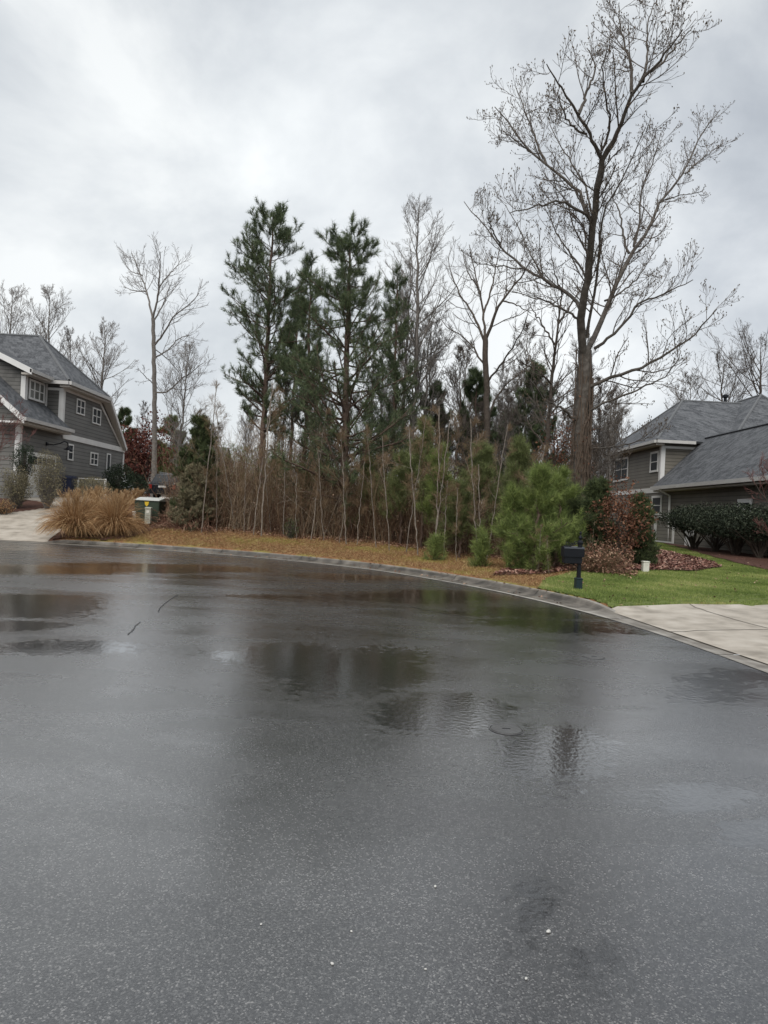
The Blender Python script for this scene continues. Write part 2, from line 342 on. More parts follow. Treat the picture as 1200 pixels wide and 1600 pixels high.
def roofmat(name, c0, c1):
    m = bpy.data.materials.new(name); m.use_nodes = True; t = m.node_tree; b = t.nodes['Principled BSDF']
    b.inputs['Roughness'].default_value = .7; b.inputs['Specular IOR Level'].default_value = .3
    geo = N(t, 'ShaderNodeNewGeometry'); sx = N(t, 'ShaderNodeSeparateXYZ'); L(t, geo.outputs['Position'], sx.inputs[0])
    ad = N(t, 'ShaderNodeMath', operation='ADD'); L(t, sx.outputs['X'], ad.inputs[0]); L(t, sx.outputs['Y'], ad.inputs[1])
    dv = N(t, 'ShaderNodeMath', operation='DIVIDE'); L(t, sx.outputs['Z'], dv.inputs[0]); dv.inputs[1].default_value = .14
    fl = N(t, 'ShaderNodeMath', operation='FLOOR'); L(t, dv.outputs[0], fl.inputs[0])
    d2 = N(t, 'ShaderNodeMath', operation='MULTIPLY_ADD'); L(t, fl.outputs[0], d2.inputs[0]); d2.inputs[1].default_value = .377; L(t, ad.outputs[0], d2.inputs[2])
    d3 = N(t, 'ShaderNodeMath', operation='DIVIDE'); L(t, d2.outputs[0], d3.inputs[0]); d3.inputs[1].default_value = .24
    f2 = N(t, 'ShaderNodeMath', operation='FLOOR'); L(t, d3.outputs[0], f2.inputs[0])
    cb = N(t, 'ShaderNodeCombineXYZ'); L(t, f2.outputs[0], cb.inputs[0]); L(t, fl.outputs[0], cb.inputs[2])
    wn = N(t, 'ShaderNodeTexWhiteNoise', noise_dimensions='3D'); L(t, cb.outputs[0], wn.inputs['Vector'])
    no = N(t, 'ShaderNodeTexNoise'); no.inputs['Scale'].default_value = 10; no.inputs['Detail'].default_value = 8; L(t, geo.outputs['Position'], no.inputs[0])
    mm = N(t, 'ShaderNodeMath', operation='MULTIPLY_ADD'); L(t, wn.outputs['Value'], mm.inputs[0]); mm.inputs[1].default_value = .4; L(t, no.outputs[0], mm.inputs[2])
    r_ = ramp(t, [(.35, c0), (.95, c1)]); L(t, mm.outputs[0], r_.inputs[0]); L(t, r_.outputs[0], b.inputs['Base Color'])
    fr = N(t, 'ShaderNodeMath', operation='FRACT'); L(t, dv.outputs[0], fr.inputs[0])
    inv = N(t, 'ShaderNodeMath', operation='SUBTRACT'); inv.inputs[0].default_value = 1; L(t, fr.outputs[0], inv.inputs[1])
    bp = N(t, 'ShaderNodeBump'); bp.inputs['Strength'].default_value = .6; bp.inputs['Distance'].default_value = .015
    L(t, inv.outputs[0], bp.inputs['Height']); L(t, bp.outputs[0], b.inputs['Normal'])
    return m
roof_m = roofmat('asphalt_shingles', (.030, .033, .038), (.125, .130, .138))
cap_m = mat('ridge_shingles', [(0, (.10, .105, .11)), (1, (.17, .175, .18))], .8, nscale=8, attr=False)

# ------------------------------------------------------------ road
def road_mat():
    m = bpy.data.materials.new('wet_asphalt'); m.use_nodes = True; t = m.node_tree; b = t.nodes['Principled BSDF']
    tc_ = N(t, 'ShaderNodeTexCoord'); ob = tc_.outputs['Object']
    def noise(sc_, det=4, rough=.5, vec=ob, dist_=0):
        n = N(t, 'ShaderNodeTexNoise'); n.inputs['Scale'].default_value = sc_; n.inputs['Detail'].default_value = det
        n.inputs['Roughness'].default_value = rough; n.inputs['Distortion'].default_value = dist_; L(t, vec, n.inputs[0]); return n.outputs[0]
    def math_(op, a, b_, c_=None):
        n = N(t, 'ShaderNodeMath', operation=op)
        for i, q in enumerate((a, b_, c_)):
            if q is None: continue
            if isinstance(q, (int, float)): n.inputs[i].default_value = q
            else: L(t, q, n.inputs[i])
        return n.outputs[0]
    def mr(v, a, b_, c_=0, d=1, smooth=True):
        n = N(t, 'ShaderNodeMapRange'); n.interpolation_type = 'SMOOTHSTEP' if smooth else 'LINEAR'
        for i, q in enumerate((a, b_, c_, d)): n.inputs[i + 1].default_value = q
        L(t, v, n.inputs[0]); return n.outputs[0]
    at = N(t, 'ShaderNodeAttribute', attribute_name='wet').outputs['Fac']
    mp1 = N(t, 'ShaderNodeMapping'); mp1.inputs['Scale'].default_value = (.22, .55, 1); L(t, ob, mp1.inputs[0])
    big = noise(1.0, 4, .5, mp1.outputs[0], .6)
    edge = noise(9, 5, .65)
    wsum = math_('ADD', math_('MULTIPLY_ADD', big, .9, -.47), at)
    wsum = math_('ADD', wsum, math_('MULTIPLY_ADD', edge, .55, -.275))
    wet = mr(wsum, .20, .30)
    mp2 = N(t, 'ShaderNodeMapping'); mp2.inputs['Scale'].default_value = (.5, 1.1, 1); mp2.inputs['Rotation'].default_value = (0, 0, math.radians(-25)); L(t, ob, mp2.inputs[0])
    film = noise(1.0, 6, .6, mp2.outputs[0], .8)
    damp = mr(math_('MULTIPLY_ADD', film, 1.1, math_('MULTIPLY_ADD', wsum, .5, -.5)), -.10, .30)
    # aggregate
    v1 = N(t, 'ShaderNodeTexVoronoi'); v1.inputs['Scale'].default_value = 165; L(t, ob, v1.inputs[0])
    v2 = N(t, 'ShaderNodeTexVoronoi'); v2.inputs['Scale'].default_value = 55; L(t, ob, v2.inputs[0])
    sepc = N(t, 'ShaderNodeSeparateColor'); L(t, v2.outputs['Color'], sepc.inputs[0])
    sepd = N(t, 'ShaderNodeSeparateColor'); L(t, v1.outputs['Color'], sepd.inputs[0])
    spk = math_('MULTIPLY', mr(sepc.outputs[0], .975, .99), mr(v2.outputs['Distance'], .30, .16))
    stone_r = ramp(t, [(0, (.014, .014, .015)), (.6, (.038, .038, .039)), (.9, (.085, .085, .084)), (1, (.19, .185, .18))])
    L(t, sepd.outputs[0], stone_r.inputs[0])
    tone = noise(.6, 5, .6)
    tm = mr(tone, .3, .7, .8, 1.2)
    c1 = N(t, 'ShaderNodeMix', data_type='RGBA', blend_type='MULTIPLY'); c1.inputs['Factor'].default_value = 1
    L(t, stone_r.outputs[0], c1.inputs[6]); L(t, tm, c1.inputs[7])
    c2 = N(t, 'ShaderNodeMix', data_type='RGBA'); L(t, spk, c2.inputs['Factor']); L(t, c1.outputs[2], c2.inputs[6]); c2.inputs[7].default_value = (.20, .195, .185, 1)
    c3 = N(t, 'ShaderNodeMix', data_type='RGBA', blend_type='MULTIPLY'); L(t, wet, c3.inputs['Factor']); L(t, c2.outputs[2], c3.inputs[6]); c3.inputs[7].default_value = (.45, .45, .46, 1)
    L(t, c3.outputs[2], b.inputs['Base Color'])
    ro = math_('MULTIPLY_ADD', damp, -.12, .30); ro2 = math_('MULTIPLY_ADD', wet, -.16, ro)
    b.inputs['Coat Weight'].default_value = 1; b.inputs['Coat IOR'].default_value = 1.65
    L(t, math_('MULTIPLY_ADD', wet, -.09, math_('MULTIPLY_ADD', damp, -.12, .30)), b.inputs['Coat Roughness'])
    L(t, ro2, b.inputs['Roughness'])
    b.inputs['Specular IOR Level'].default_value = .5
    # bumps: stones where the film is thin, ripples where it is deep
    hs = math_('MULTIPLY', math_('SUBTRACT', 1.0, v1.outputs['Distance']), mr(wet, 0, 1, 1, .06))
    b1 = N(t, 'ShaderNodeBump'); b1.inputs['Strength'].default_value = .16; b1.inputs['Distance'].default_value = .0035; L(t, hs, b1.inputs['Height'])
    rip = math_('MULTIPLY', noise(22, 3, .55), mr(wet, 0, 1, .35, 1))
    b2 = N(t, 'ShaderNodeBump'); b2.inputs['Strength'].default_value = .5; b2.inputs['Distance'].default_value = .006; L(t, rip, b2.inputs['Height'])
    L(t, b1.outputs[0], b2.inputs['Normal']); L(t, b2.outputs[0], b.inputs['Normal'])
    b3 = N(t, 'ShaderNodeBump'); b3.inputs['Strength'].default_value = .06; b3.inputs['Distance'].default_value = .003; L(t, hs, b3.inputs['Height']); b4 = N(t, 'ShaderNodeBump'); b4.inputs['Strength'].default_value = .35; b4.inputs['Distance'].default_value = .004; L(t, rip, b4.inputs['Height']); L(t, b4.outputs[0], b3.inputs['Normal']); L(t, b3.outputs[0], b.inputs['Coat Normal'])
    return m
xs = np.r_[np.arange(-45, -14, 1.0), np.arange(-14, 6.6, .08)]; ys = np.r_[np.arange(-60, .5, 1.5), np.arange(.5, 24.6, .08)]
XX, YY = np.meshgrid(xs, ys); D, I = dist(XX.ravel(), YY.ravel()); D = D.reshape(XX.shape)
ok = (D[:-1, :-1] < -.2) & (D[1:, 1:] < -.2) & (D[1:, :-1] < -.2) & (D[:-1, 1:] < -.2)
idx = np.arange(XX.size).reshape(XX.shape)
Fq = np.stack([idx[:-1, :-1], idx[:-1, 1:], idx[1:, 1:], idx[1:, :-1]], -1)[ok]
wet = np.zeros(XX.shape)
# shallow standing water: (centre px, half-axes px, strength)
for cx, cy, rx, ry, st in [(150, 889, 330, 8, .5), (480, 902, 260, 7, .35), (60, 945, 110, 17, .5), (30, 979, 90, 10, .55), (560, 1045, 150, 34, .52), (440, 1022, 120, 22, .42),
                           (700, 1110, 120, 34, .52), (870, 1180, 110, 56, .50), (1080, 1245, 130, 30, .55), (1190, 1300, 100, 32, .55), (470, 1040, 60, 10, .4), (960, 1230, 120, 30, .30), (1120, 1075, 150, 34, .40), (120, 1010, 160, 16, .3), (240, 1075, 90, 14, .28), (500, 985, 260, 16, .33), (860, 960, 260, 26, .32), (830, 1400, 70, 90, .32), (950, 1500, 110, 60, .30), (700, 935, 300, 14, .3)]:
    pc = P(cx, cy, 1); a0, b0 = ab(cx, cy); Yc = -EYE / b0; Xc = a0 * Yc
    p1 = ab(cx + rx, cy); Y1_ = -EYE / p1[1]; X1_ = p1[0] * Y1_
    ax_ = np.array((X1_ - Xc, (Y1_ - Yc)));  p2 = ab(cx, cy - ry); Y2_ = -EYE / p2[1]; X2_ = p2[0] * Y2_
    ay_ = np.array((X2_ - Xc, Y2_ - Yc)); A = np.linalg.inv(np.stack([ax_, ay_], 1))
    q = np.stack([XX - Xc, YY - Yc], -1) @ A.T
    wet = np.maximum(wet, st * np.exp(-(q ** 2).sum(-1) * .9))
me_g = G(); me_g.add(np.stack([XX, YY, np.zeros_like(XX)], -1), Fq); road = me_g.build('road', road_mat(), smooth=True)
tag(road, kind='structure')
wa = road.data.attributes.new('wet', 'FLOAT', 'POINT'); wa.data.foreach_set('value', wet.ravel().astype(np.float32))

# ------------------------------------------------------------ kerb
gk = G(); step = 10
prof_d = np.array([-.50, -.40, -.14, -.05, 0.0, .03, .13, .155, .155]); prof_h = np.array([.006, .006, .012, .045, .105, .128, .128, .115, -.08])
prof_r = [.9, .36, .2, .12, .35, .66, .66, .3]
for i0 in range(0, len(K) - step, step):
    ii = np.arange(i0, i0 + step + 1)
    pts = K[ii].copy()
    tt = T[ii[0]] * .013; pts[0] += tt; pts[-1] -= T[ii[-1]] * .013
    kk = KK[ii]
    ring = []
    for d_, z_ in zip(prof_d, prof_h):
        zz = np.where(z_ > .012, .012 + (z_ - .012) * (kk * .93 + .07), z_)
        ring.append(np.c_[pts + KN[ii] * d_, zz])
    ring = np.stack(ring, 0); n_, m_ = ring.shape[:2]; id_ = np.arange(n_ * m_).reshape(n_, m_)
    for j in range(n_ - 1):
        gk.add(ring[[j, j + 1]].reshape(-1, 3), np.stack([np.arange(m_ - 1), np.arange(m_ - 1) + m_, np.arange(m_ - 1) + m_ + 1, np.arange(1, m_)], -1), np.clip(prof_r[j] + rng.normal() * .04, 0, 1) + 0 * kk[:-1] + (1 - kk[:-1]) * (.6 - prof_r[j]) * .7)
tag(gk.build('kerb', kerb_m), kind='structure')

# ------------------------------------------------------------ terrain (strip mesh that follows the kerb)
dl = np.r_[.12, .3, .6, 1, 1.5, 2, 2.6, 3.2, 4, 5, 6, 7, 8, 9, 10, 11, 12, 13.5, 15, 17, 20, 24, 30, 38, 50, 70, 100, 160, 300, 700, 1500]
V = []
for d_ in dl:
    p_ = K + KN * d_; V.append(np.c_[p_, hd(p_[:, 0], p_[:, 1], np.full(len(K), d_), np.arange(len(K)))])
V[0][:, 2] -= .03
V = np.stack(V, 0); m_ = len(K); id_ = np.arange(V.shape[0] * m_).reshape(-1, m_)
gt = G(); gt.add(V.reshape(-1, 3), np.stack([id_[:-1, :-1], id_[1:, :-1], id_[1:, 1:], id_[:-1, 1:]], -1).reshape(-1, 4))
def terr_mat():
    m = bpy.data.materials.new('woodland_floor'); m.use_nodes = True; t = m.node_tree; b = t.nodes['Principled BSDF']
    b.inputs['Roughness'].default_value = .9; b.inputs['Specular IOR Level'].default_value = .2
    tc_ = N(t, 'ShaderNodeTexCoord'); a = N(t, 'ShaderNodeAttribute', attribute_name='verge')
    n = N(t, 'ShaderNodeTexNoise'); n.inputs['Scale'].default_value = 18; n.inputs['Detail'].default_value = 8; L(t, tc_.outputs['Object'], n.inputs[0])
    n2 = N(t, 'ShaderNodeTexNoise'); n2.inputs['Scale'].default_value = .9; n2.inputs['Detail'].default_value = 5; L(t, tc_.outputs['Object'], n2.inputs[0])
    r1_ = ramp(t, [(.3, (.045, .022, .015)), (.55, (.12, .06, .04)), (.75, (.22, .12, .08))]); L(t, n.outputs[0], r1_.inputs[0])
    r2_ = ramp(t, [(.3, (.12, .055, .028)), (.5, (.25, .13, .06)), (.75, (.34, .21, .10))]); L(t, n.outputs[0], r2_.inputs[0])
    r3_ = ramp(t, [(.50, (0, 0, 0)), (.64, (1, 1, 1))]); L(t, n2.outputs[0], r3_.inputs[0])
    m1 = N(t, 'ShaderNodeMix', data_type='RGBA'); L(t, r3_.outputs[0], m1.inputs['Factor']); L(t, r2_.outputs[0], m1.inputs[6]); m1.inputs[7].default_value = (.26, .22, .07, 1)
    m2 = N(t, 'ShaderNodeMix', data_type='RGBA'); L(t, a.outputs['Fac'], m2.inputs['Factor']); L(t, r1_.outputs[0], m2.inputs[6]); L(t, m1.outputs[2], m2.inputs[7])
    L(t, m2.outputs[2], b.inputs['Base Color'])
    bp = N(t, 'ShaderNodeBump'); bp.inputs['Strength'].default_value = .8; bp.inputs['Distance'].default_value = .03; L(t, n.outputs[0], bp.inputs['Height']); L(t, bp.outputs[0], b.inputs['Normal'])
    return m
ground = gt.build('ground', terr_mat(), smooth=True); tag(ground, kind='structure')
def front(x):                                            # how far behind the kerb the thicket begins
    return np.interp(x, [-12, -7, -2, 2, 5], [2.6, 3.2, 4.4, 4.7, 4.5])
vx = V.reshape(-1, 3)[:, 0]; dd = np.repeat(dl, m_)
va = ground.data.attributes.new('verge', 'FLOAT', 'POINT')
va.data.foreach_set('value', ((1 - sstep(dd, front(vx) - .3, front(vx) + .5)) * (vx > -11)).astype(np.float32))

def inpoly(x, y, poly):
    c_ = np.zeros(len(x), bool); n = len(poly)
    for i in range(n):
        (x1, y1), (x2, y2) = poly[i], poly[(i + 1) % n]
        if y1 == y2: continue
        c_ ^= ((y1 > y) != (y2 > y)) & (x < (x2 - x1) * (y - y1) / (y2 - y1) + x1)
    return c_
def scatter(poly, dens):
    poly = np.array(poly); lo, hi = poly.min(0), poly.max(0); n = int(dens * np.prod(hi - lo))
    x = rng.uniform(lo[0], hi[0], n); y = rng.uniform(lo[1], hi[1], n); k = inpoly(x, y, poly)
    x, y = x[k], y[k]; D_, I_ = dist(x, y); k = D_ > .16; x, y = x[k], y[k]
    return np.c_[x, y, hd(x, y, D_[k], I_[k])]
def patch(name, poly, off, m, cell=.12, dmin=.13):
    poly = np.array(poly); lo, hi = poly.min(0), poly.max(0)
    x = np.arange(lo[0], hi[0] + cell, cell); y = np.arange(lo[1], hi[1] + cell, cell); X_, Y_ = np.meshgrid(x, y)
    D_, I_ = dist(X_.ravel(), Y_.ravel()); Z_ = hd(X_.ravel(), Y_.ravel(), np.maximum(D_, dmin), I_).reshape(X_.shape) + off
    D_ = D_.reshape(X_.shape)
    cx = (X_[:-1, :-1] + cell / 2); cy = Y_[:-1, :-1] + cell / 2
    k = inpoly(cx.ravel(), cy.ravel(), poly).reshape(cx.shape) & (D_[:-1, :-1] > dmin) & (D_[1:, 1:] > dmin) & (D_[1:, :-1] > dmin) & (D_[:-1, 1:] > dmin)
    id2 = np.arange(X_.size).reshape(X_.shape)
    f_ = np.stack([id2[:-1, :-1], id2[:-1, 1:], id2[1:, 1:], id2[1:, :-1]], -1)[k]
    used, inv = np.unique(f_, return_inverse=True)
    g_ = G(); g_.add(np.stack([X_, Y_, Z_], -1).reshape(-1, 3)[used], inv.reshape(f_.shape)); o = g_.build(name, m, smooth=True)
    return tag(o, kind='structure')
def world_poly(px): return [tuple(G0(*p)[:2]) for p in px]

# ---- drives, laid as slabs between two edge lines
def loft(name, A, B, nu, nv, off, m, joints_u=(), joints_v=()):
    A = np.array(A, float); B = np.array(B, float)
    def rs(Q, n):
        s_ = np.r_[0, np.cumsum(np.linalg.norm(np.diff(Q, axis=0), axis=1))]; t_ = np.linspace(0, s_[-1], n)
        return np.c_[np.interp(t_, s_, Q[:, 0]), np.interp(t_, s_, Q[:, 1])]
    A, B = rs(A, nu), rs(B, nu); v_ = np.linspace(0, 1, nv)[None, :, None]
    XY = A[:, None] * (1 - v_) + B[:, None] * v_
    D_, I_ = dist(XY[..., 0].ravel(), XY[..., 1].ravel()); Z = hd(XY[..., 0].ravel(), XY[..., 1].ravel(), np.maximum(D_, .02), I_).reshape(nu, nv) + off
    Z = np.where(D_.reshape(nu, nv) < .12, .024, Z); VV = np.dstack([XY, Z]); id2 = np.arange(nu * nv).reshape(nu, nv)
    f_ = np.stack([id2[:-1, :-1], id2[:-1, 1:], id2[1:, 1:], id2[1:, :-1]], -1).reshape(-1, 4)
    g_ = G(); g_.add(VV.reshape(-1, 3), f_)
    gj = G()
    for u_ in joints_u:
        k = int(u_ * (nu - 1)); p = VV[k].copy(); p[:, 2] += .004; w_ = np.zeros(3)
        dv_ = VV[min(k + 1, nu - 1)][0] - VV[k - 1][0]; dv_ /= np.linalg.norm(dv_); dv_[2] = 0
        gj.add(np.vstack([p - dv_ * .012, p + dv_ * .012]), np.stack([np.arange(nv - 1), np.arange(1, nv), np.arange(1, nv) + nv, np.arange(nv - 1) + nv], -1))
    for u_ in joints_v:
        k = int(u_ * (nv - 1)); p = VV[:, k].copy(); p[:, 2] += .004
        dv_ = VV[0][min(k + 1, nv - 1)] - VV[0][k - 1]; dv_ /= np.linalg.norm(dv_); dv_[2] = 0
        gj.add(np.vstack([p - dv_ * .012, p + dv_ * .012]), np.stack([np.arange(nu - 1), np.arange(1, nu), np.arange(1, nu) + nu, np.arange(nu - 1) + nu], -1))
    o = g_.build(name, m, smooth=True); tag(o, kind='structure')
    if gj.V: tag(gj.build(name + '_joints', joint_m), kind='structure')
loft('driveway', [(-19.0, 22.4), (-17.6, 26), (-16.9, 30), (-15.9, 34), (-15.9, 44)], [(-11.3, 23.74), (-11.7, 26.2), (-12.3, 30), (-12.6, 34), (-12.6, 44)], 60, 30, .025, conc_m, (.1, .22, .38, .55), (.5,))
DRV = [(4.12, 12.75), (4.9, 13.0), (6.4, 13.45), (8.5, 13.9), (12, 14.2), (24, 14.6)]
loft('driveway', DRV, [(4.97, 5.6), (7, 5.4), (12, 5.2), (18, 5), (24, 5)], 90, 40, .022, conc_m, (.10, .32, .55), (.32, .66))
# parking pad behind the thicket, where the car stands
loft('parking_pad', [(-17.5, 44.2), (-17.5, 62)], [(-9.5, 44.2), (-9.5, 62)], 20, 20, .025, conc_m)

# ---- lawn and beds on the right
lawn_poly = [(3.25, 14.6), tuple(G0(850, 905)[:2]), tuple(G0(905, 892)[:2]), tuple(G0(1000, 880)[:2]), (9, 24), (10.5, 30), (11.8, 36), (12.5, 46), (14.9, 46), (14.9, 36), (15, 24), (22, 22), (22, 14.4), (12, 14.0), (8.5, 13.7), (6.4, 13.25), (4.9, 12.85), (4.0, 12.7)]
lawn_soil = mat('lawn_soil', [(0, (.06, .075, .022)), (.6, (.12, .15, .04)), (1, (.19, .20, .07))], .9, .5, 40, 3, attr=False)
patch('lawn', lawn_poly, .012, lawn_soil)
tongue = world_poly([(770, 902), (850, 899), (920, 892), (1000, 893), (1075, 894), (1128, 888), (1105, 878), (1060, 868), (1015, 859), (960, 858), (900, 868), (820, 880)])
patch('leaf_bed', tongue, .045, mulch_m)
hbed = [(14.95, 37.5), (14.4, 36), (13.4, 31), (12.2, 26), (11.4, 22), (11.4, 20), (14.95, 20)]
patch('mulch_bed', hbed, .045, mulch_m)
lbed = world_poly([(78, 846), (90, 838), (105, 812), (140, 800), (190, 800), (260, 806), (262, 822), (205, 840), (150, 850)])
patch('mulch_bed', lbed, .03, mulch_m)
lbed2 = [(-16.2, 25.8), (-14.6, 27.5), (-13.9, 29.0), (-14.3, 30.2), (-15.9, 30.9), (-20, 31.0), (-22, 26.5)]
patch('mulch_bed', lbed2, .035, mulch_m)

# ------------------------------------------------------------ left house
XW = -16.3
def wp(px, py, X=XW):                   # a point on the wall plane x = X, from its place in view
    a, b = ab(px, py); Y = X / a; return Y, EYE + b * Y
HL = thing('house', 'grey lap-sided house with gambrel end and hipped roof beyond the left drive', 'house', (-20, 37, 1.3))
HLo = (-20, 37, 1.3)
def part(g_, name, m, parent=HL, org=HLo, smooth=False): return g_.build(name, m, parent, org, smooth)
gw = G()
gw.box(-27, XW, 31.2, 43.7, .6, 4.9)
gw.prism([(-27, 35.2, 4.9), (-27, 43.45, 4.9), (-27, 39.95, 7.2), (-27, 35.2, 7.2)], (27 + XW, 0, 0))
# front gable of the low wing, facing the street
gw.prism([(XW, 31.2, 4.9), (-27, 31.2, 4.9), (-21.6, 31.2, 9.5)], (0, 2.0, 0))
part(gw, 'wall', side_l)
gb = G()
gb.box(-24, -17.1, 33.0, 35.3, 4.5, 7.42)
gb.prism([(-17.1, 33.0, 7.42), (-24, 33.0, 7.42), (-20.55, 33.0, 8.95)], (0, 2.5, 0))
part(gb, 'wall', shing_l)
# roofs: slabs given by a planar outline, with thickness
def slab(g_, pts, th=.12):
    pts = np.array(pts, float); n = np.cross(pts[1] - pts[0], pts[2] - pts[0]); n /= np.linalg.norm(n)
    if n[2] < 0: n = -n; 
    g_.prism(pts, -n * th)
gr = G()
E = 7.32
A0 = (-15.85, 34.75, E); A1 = (-15.85, 39.95, E - .02); AP = (-18.7, 37.35, 10.0)
slab(gr, [A0, A1, AP])                                            # hip end
slab(gr, [A0, AP, (-30, 37.35, 10.0), (-30, 34.75, E)])           # street slope
slab(gr, [A1, AP, (-30, 37.35, 10.0), (-30, 39.95, E - .02)])     # rear slope
slab(gr, [(-15.9, 40.0, E - .03), (-16.12, 43.6, 4.72), (-30, 43.6, 4.72), (-30, 40.0, E - .03)])   # steep rear slope
slab(gr, [(-15.8, 30.5, 4.95), (-15.8, 35.15, 4.95), (-17.1, 35.15, 6.05), (-17.1, 30.5, 6.05)])  # skirt by the dormer
slab(gr, [(-17.1, 30.5, 6.05), (-17.1, 32.98, 6.05), (-21.6, 32.98, 9.86), (-21.6, 30.5, 9.86)])
slab(gr, [(-27.4, 30.5, 4.95), (-27.4, 32.98, 4.95), (-21.6, 32.98, 9.86), (-21.6, 30.5, 9.86)])
# dormer roof
slab(gr, [(-16.7, 32.6, 7.43), (-16.7, 35.2, 7.43), (-20.55, 37.2, 9.2), (-20.55, 32.6, 9.2)])
slab(gr, [(-24.4, 32.6, 7.43), (-24.4, 35.2, 7.43), (-20.55, 37.2, 9.2), (-20.55, 32.6, 9.2)])
roofL = part(gr, 'roof', roof_m)
gc = G()
def capline(g_, a, b, r_=.07): g_.tubes(np.array([a, b], float)[None], np.full((1, 2), r_), 6)
capline(gc, A0, AP); capline(gc, A1, AP); capline(gc, AP, (-30, 37.35, 10.0)); 
part(gc, 'ridge_cap', cap_m, roofL)
gg = G()
gg.box(-15.83, -15.70, 34.7, 39.95, 7.10, 7.27)                   # gutters
gg.box(-16.68, -16.56, 32.55, 34.7, 7.24, 7.40)
gg.box(-17.2, -15.83, 34.62, 34.74, 7.10, 7.27)
gg.box(-15.78, -15.66, 30.45, 35.25, 4.78, 4.93)
part(gg, 'gutter', gutter_m)
gs = G()
gs.box(-16.3, -15.83, 34.75, 39.9, 6.98, 7.08); gs.box(-17.1, -16.68, 32.6, 34.7, 7.14, 7.23); gs.box(-16.3, -15.8, 30.5, 35.2, 4.66, 4.76)
slab(gs, [(-16.28, 39.95, 7.15), (-16.28, 43.5, 4.60), (-16.13, 43.5, 4.60), (-15.86, 39.95, 7.15)], .06)
part(gs, 'soffit', soffit_m)
gt_ = G()
def vboard(g_, X, y0, y1, z0, z1, t=.03): g_.box(X + .003, X + t, y0, y1, z0, z1)
vboard(gt_, XW, 31.2, 31.38, 1.2, 4.66)                            # corner boards
gt_.box(XW - .18, XW + .03, 31.165, 31.197, 1.2, 4.66)
gt_.box(XW - .20, XW + .03, 35.165, 35.197, 4.9, 6.98); vboard(gt_, XW, 35.2, 35.38, 5.0, 6.98)
vboard(gt_, -17.1, 33.0, 33.2, 5.8, 7.13); gt_.box(-17.28, -17.07, 32.965, 32.997, 5.5, 7.13); vboard(gt_, -17.1, 35.0, 35.16, 5.5, 7.13)
gt_.box(-17.07, -16.5, 35.165, 35.197, 6.85, 6.98)
vboard(gt_, XW, 43.5, 43.7, 1.2, 4.4)
vboard(gt_, XW, 35.3, 43.72, 4.48, 4.76, .05)                      # belly band
vboard(gt_, XW, 35.38, 39.7, 6.86, 6.98)
for dz in (0,):                                                    # sloping rake board
    a = np.array((XW + .003, 39.75, 6.98)); b = np.array((XW + .003, 43.2, 4.76))
    gt_.prism([a, b, b + (0, -.2, 0), a + (0, -.25, 0)], (.035, 0, 0))
a = np.array((-15.85, 40.05, 7.34)); b = np.array((-16.12, 43.65, 4.74))
gt_.prism([a, b, b + (0, -.10, -.16), a + (0, -.10, -.18)], (.04, 0, 0))
# rakes of the two street gables
for (xa, za, xb, zb, yy) in [(-16.6, 7.42, -20.55, 9.18, 32.55), (-15.75, 4.93, -21.6, 9.84, 30.44)]:
    gt_.prism([(xa, yy, za), (xb, yy, zb), (xb, yy, zb - .28), (xa, yy, za - .28)], (0, .05, 0))
gt_.box(-17.3, -16.2, 30.44, 31.1, 4.66, 4.74)
part(gt_, 'trim', white_m)
def window(parent, org, X, y0, y1, z0, z1, cols=2, rows=2, sgn=1, glass=glass_m, fw=.07, frame_m=white_m):
    gf = G(); s = sgn
    def bx(ya, yb, za, zb, t): gf.box(min(X + s * .004, X + s * t), max(X + s * .004, X + s * t), ya, yb, za, zb)
    bx(y0, y1, z1 - fw, z1, .05); bx(y0, y1, z0, z0 + fw, .06); bx(y0, y0 + fw, z0 + fw, z1 - fw, .05); bx(y1 - fw, y1, z0 + fw, z1 - fw, .05)
    for i in range(1, cols):
        yc = y0 + (y1 - y0) * i / cols; bx(yc - fw * .45, yc + fw * .45, z0 + fw, z1 - fw, .045)
    for j in range(1, rows):
        zc = z0 + (z1 - z0) * j / rows
        for i in range(cols):
            ya = y0 + (y1 - y0) * i / cols + fw * .46; yb = y0 + (y1 - y0) * (i + 1) / cols - fw * .46
            if i == 0: ya = y0 + fw
            if i == cols - 1: yb = y1 - fw
            bx(ya, yb, zc - .022, zc + .022, .04)
    f = gf.build('window', frame_m, parent, org)
    gp = G(); gp.box(min(X + s * .002, X + s * .018), max(X + s * .002, X + s * .018), y0 + fw * .5, y1 - fw * .5, z0 + fw * .5, z1 - fw * .5)
    gp.build('pane', glass, f, org)
    return f
def win_px(x0, y0, x1, y1, X=XW, **k):   # top-left and bottom-right of a window in view
    ya, za = wp(x0, y0, X); yb, zb = wp(x1, y1, X); window(HL, HLo, X, min(ya, yb), max(ya, yb), min(za, zb), max(za, zb), **k)
win_px(119.5, 622, 131, 650, cols=2, rows=2); win_px(144.5, 636, 156, 665, cols=2, rows=2)
win_px(106, 693, 113, 720, cols=1, rows=2); win_px(141, 706, 151.5, 728, cols=2, rows=2)
ya, za = wp(39, 590, -17.1); yb, zb = wp(69, 637, -17.1)
window(HL, HLo, -17.1, 33.35, 34.85, 6.12, 7.08, cols=3, rows=2, glass=curtain_m, fw=.09)
win_px(166.5, 708, 171, 737, cols=1, rows=1)
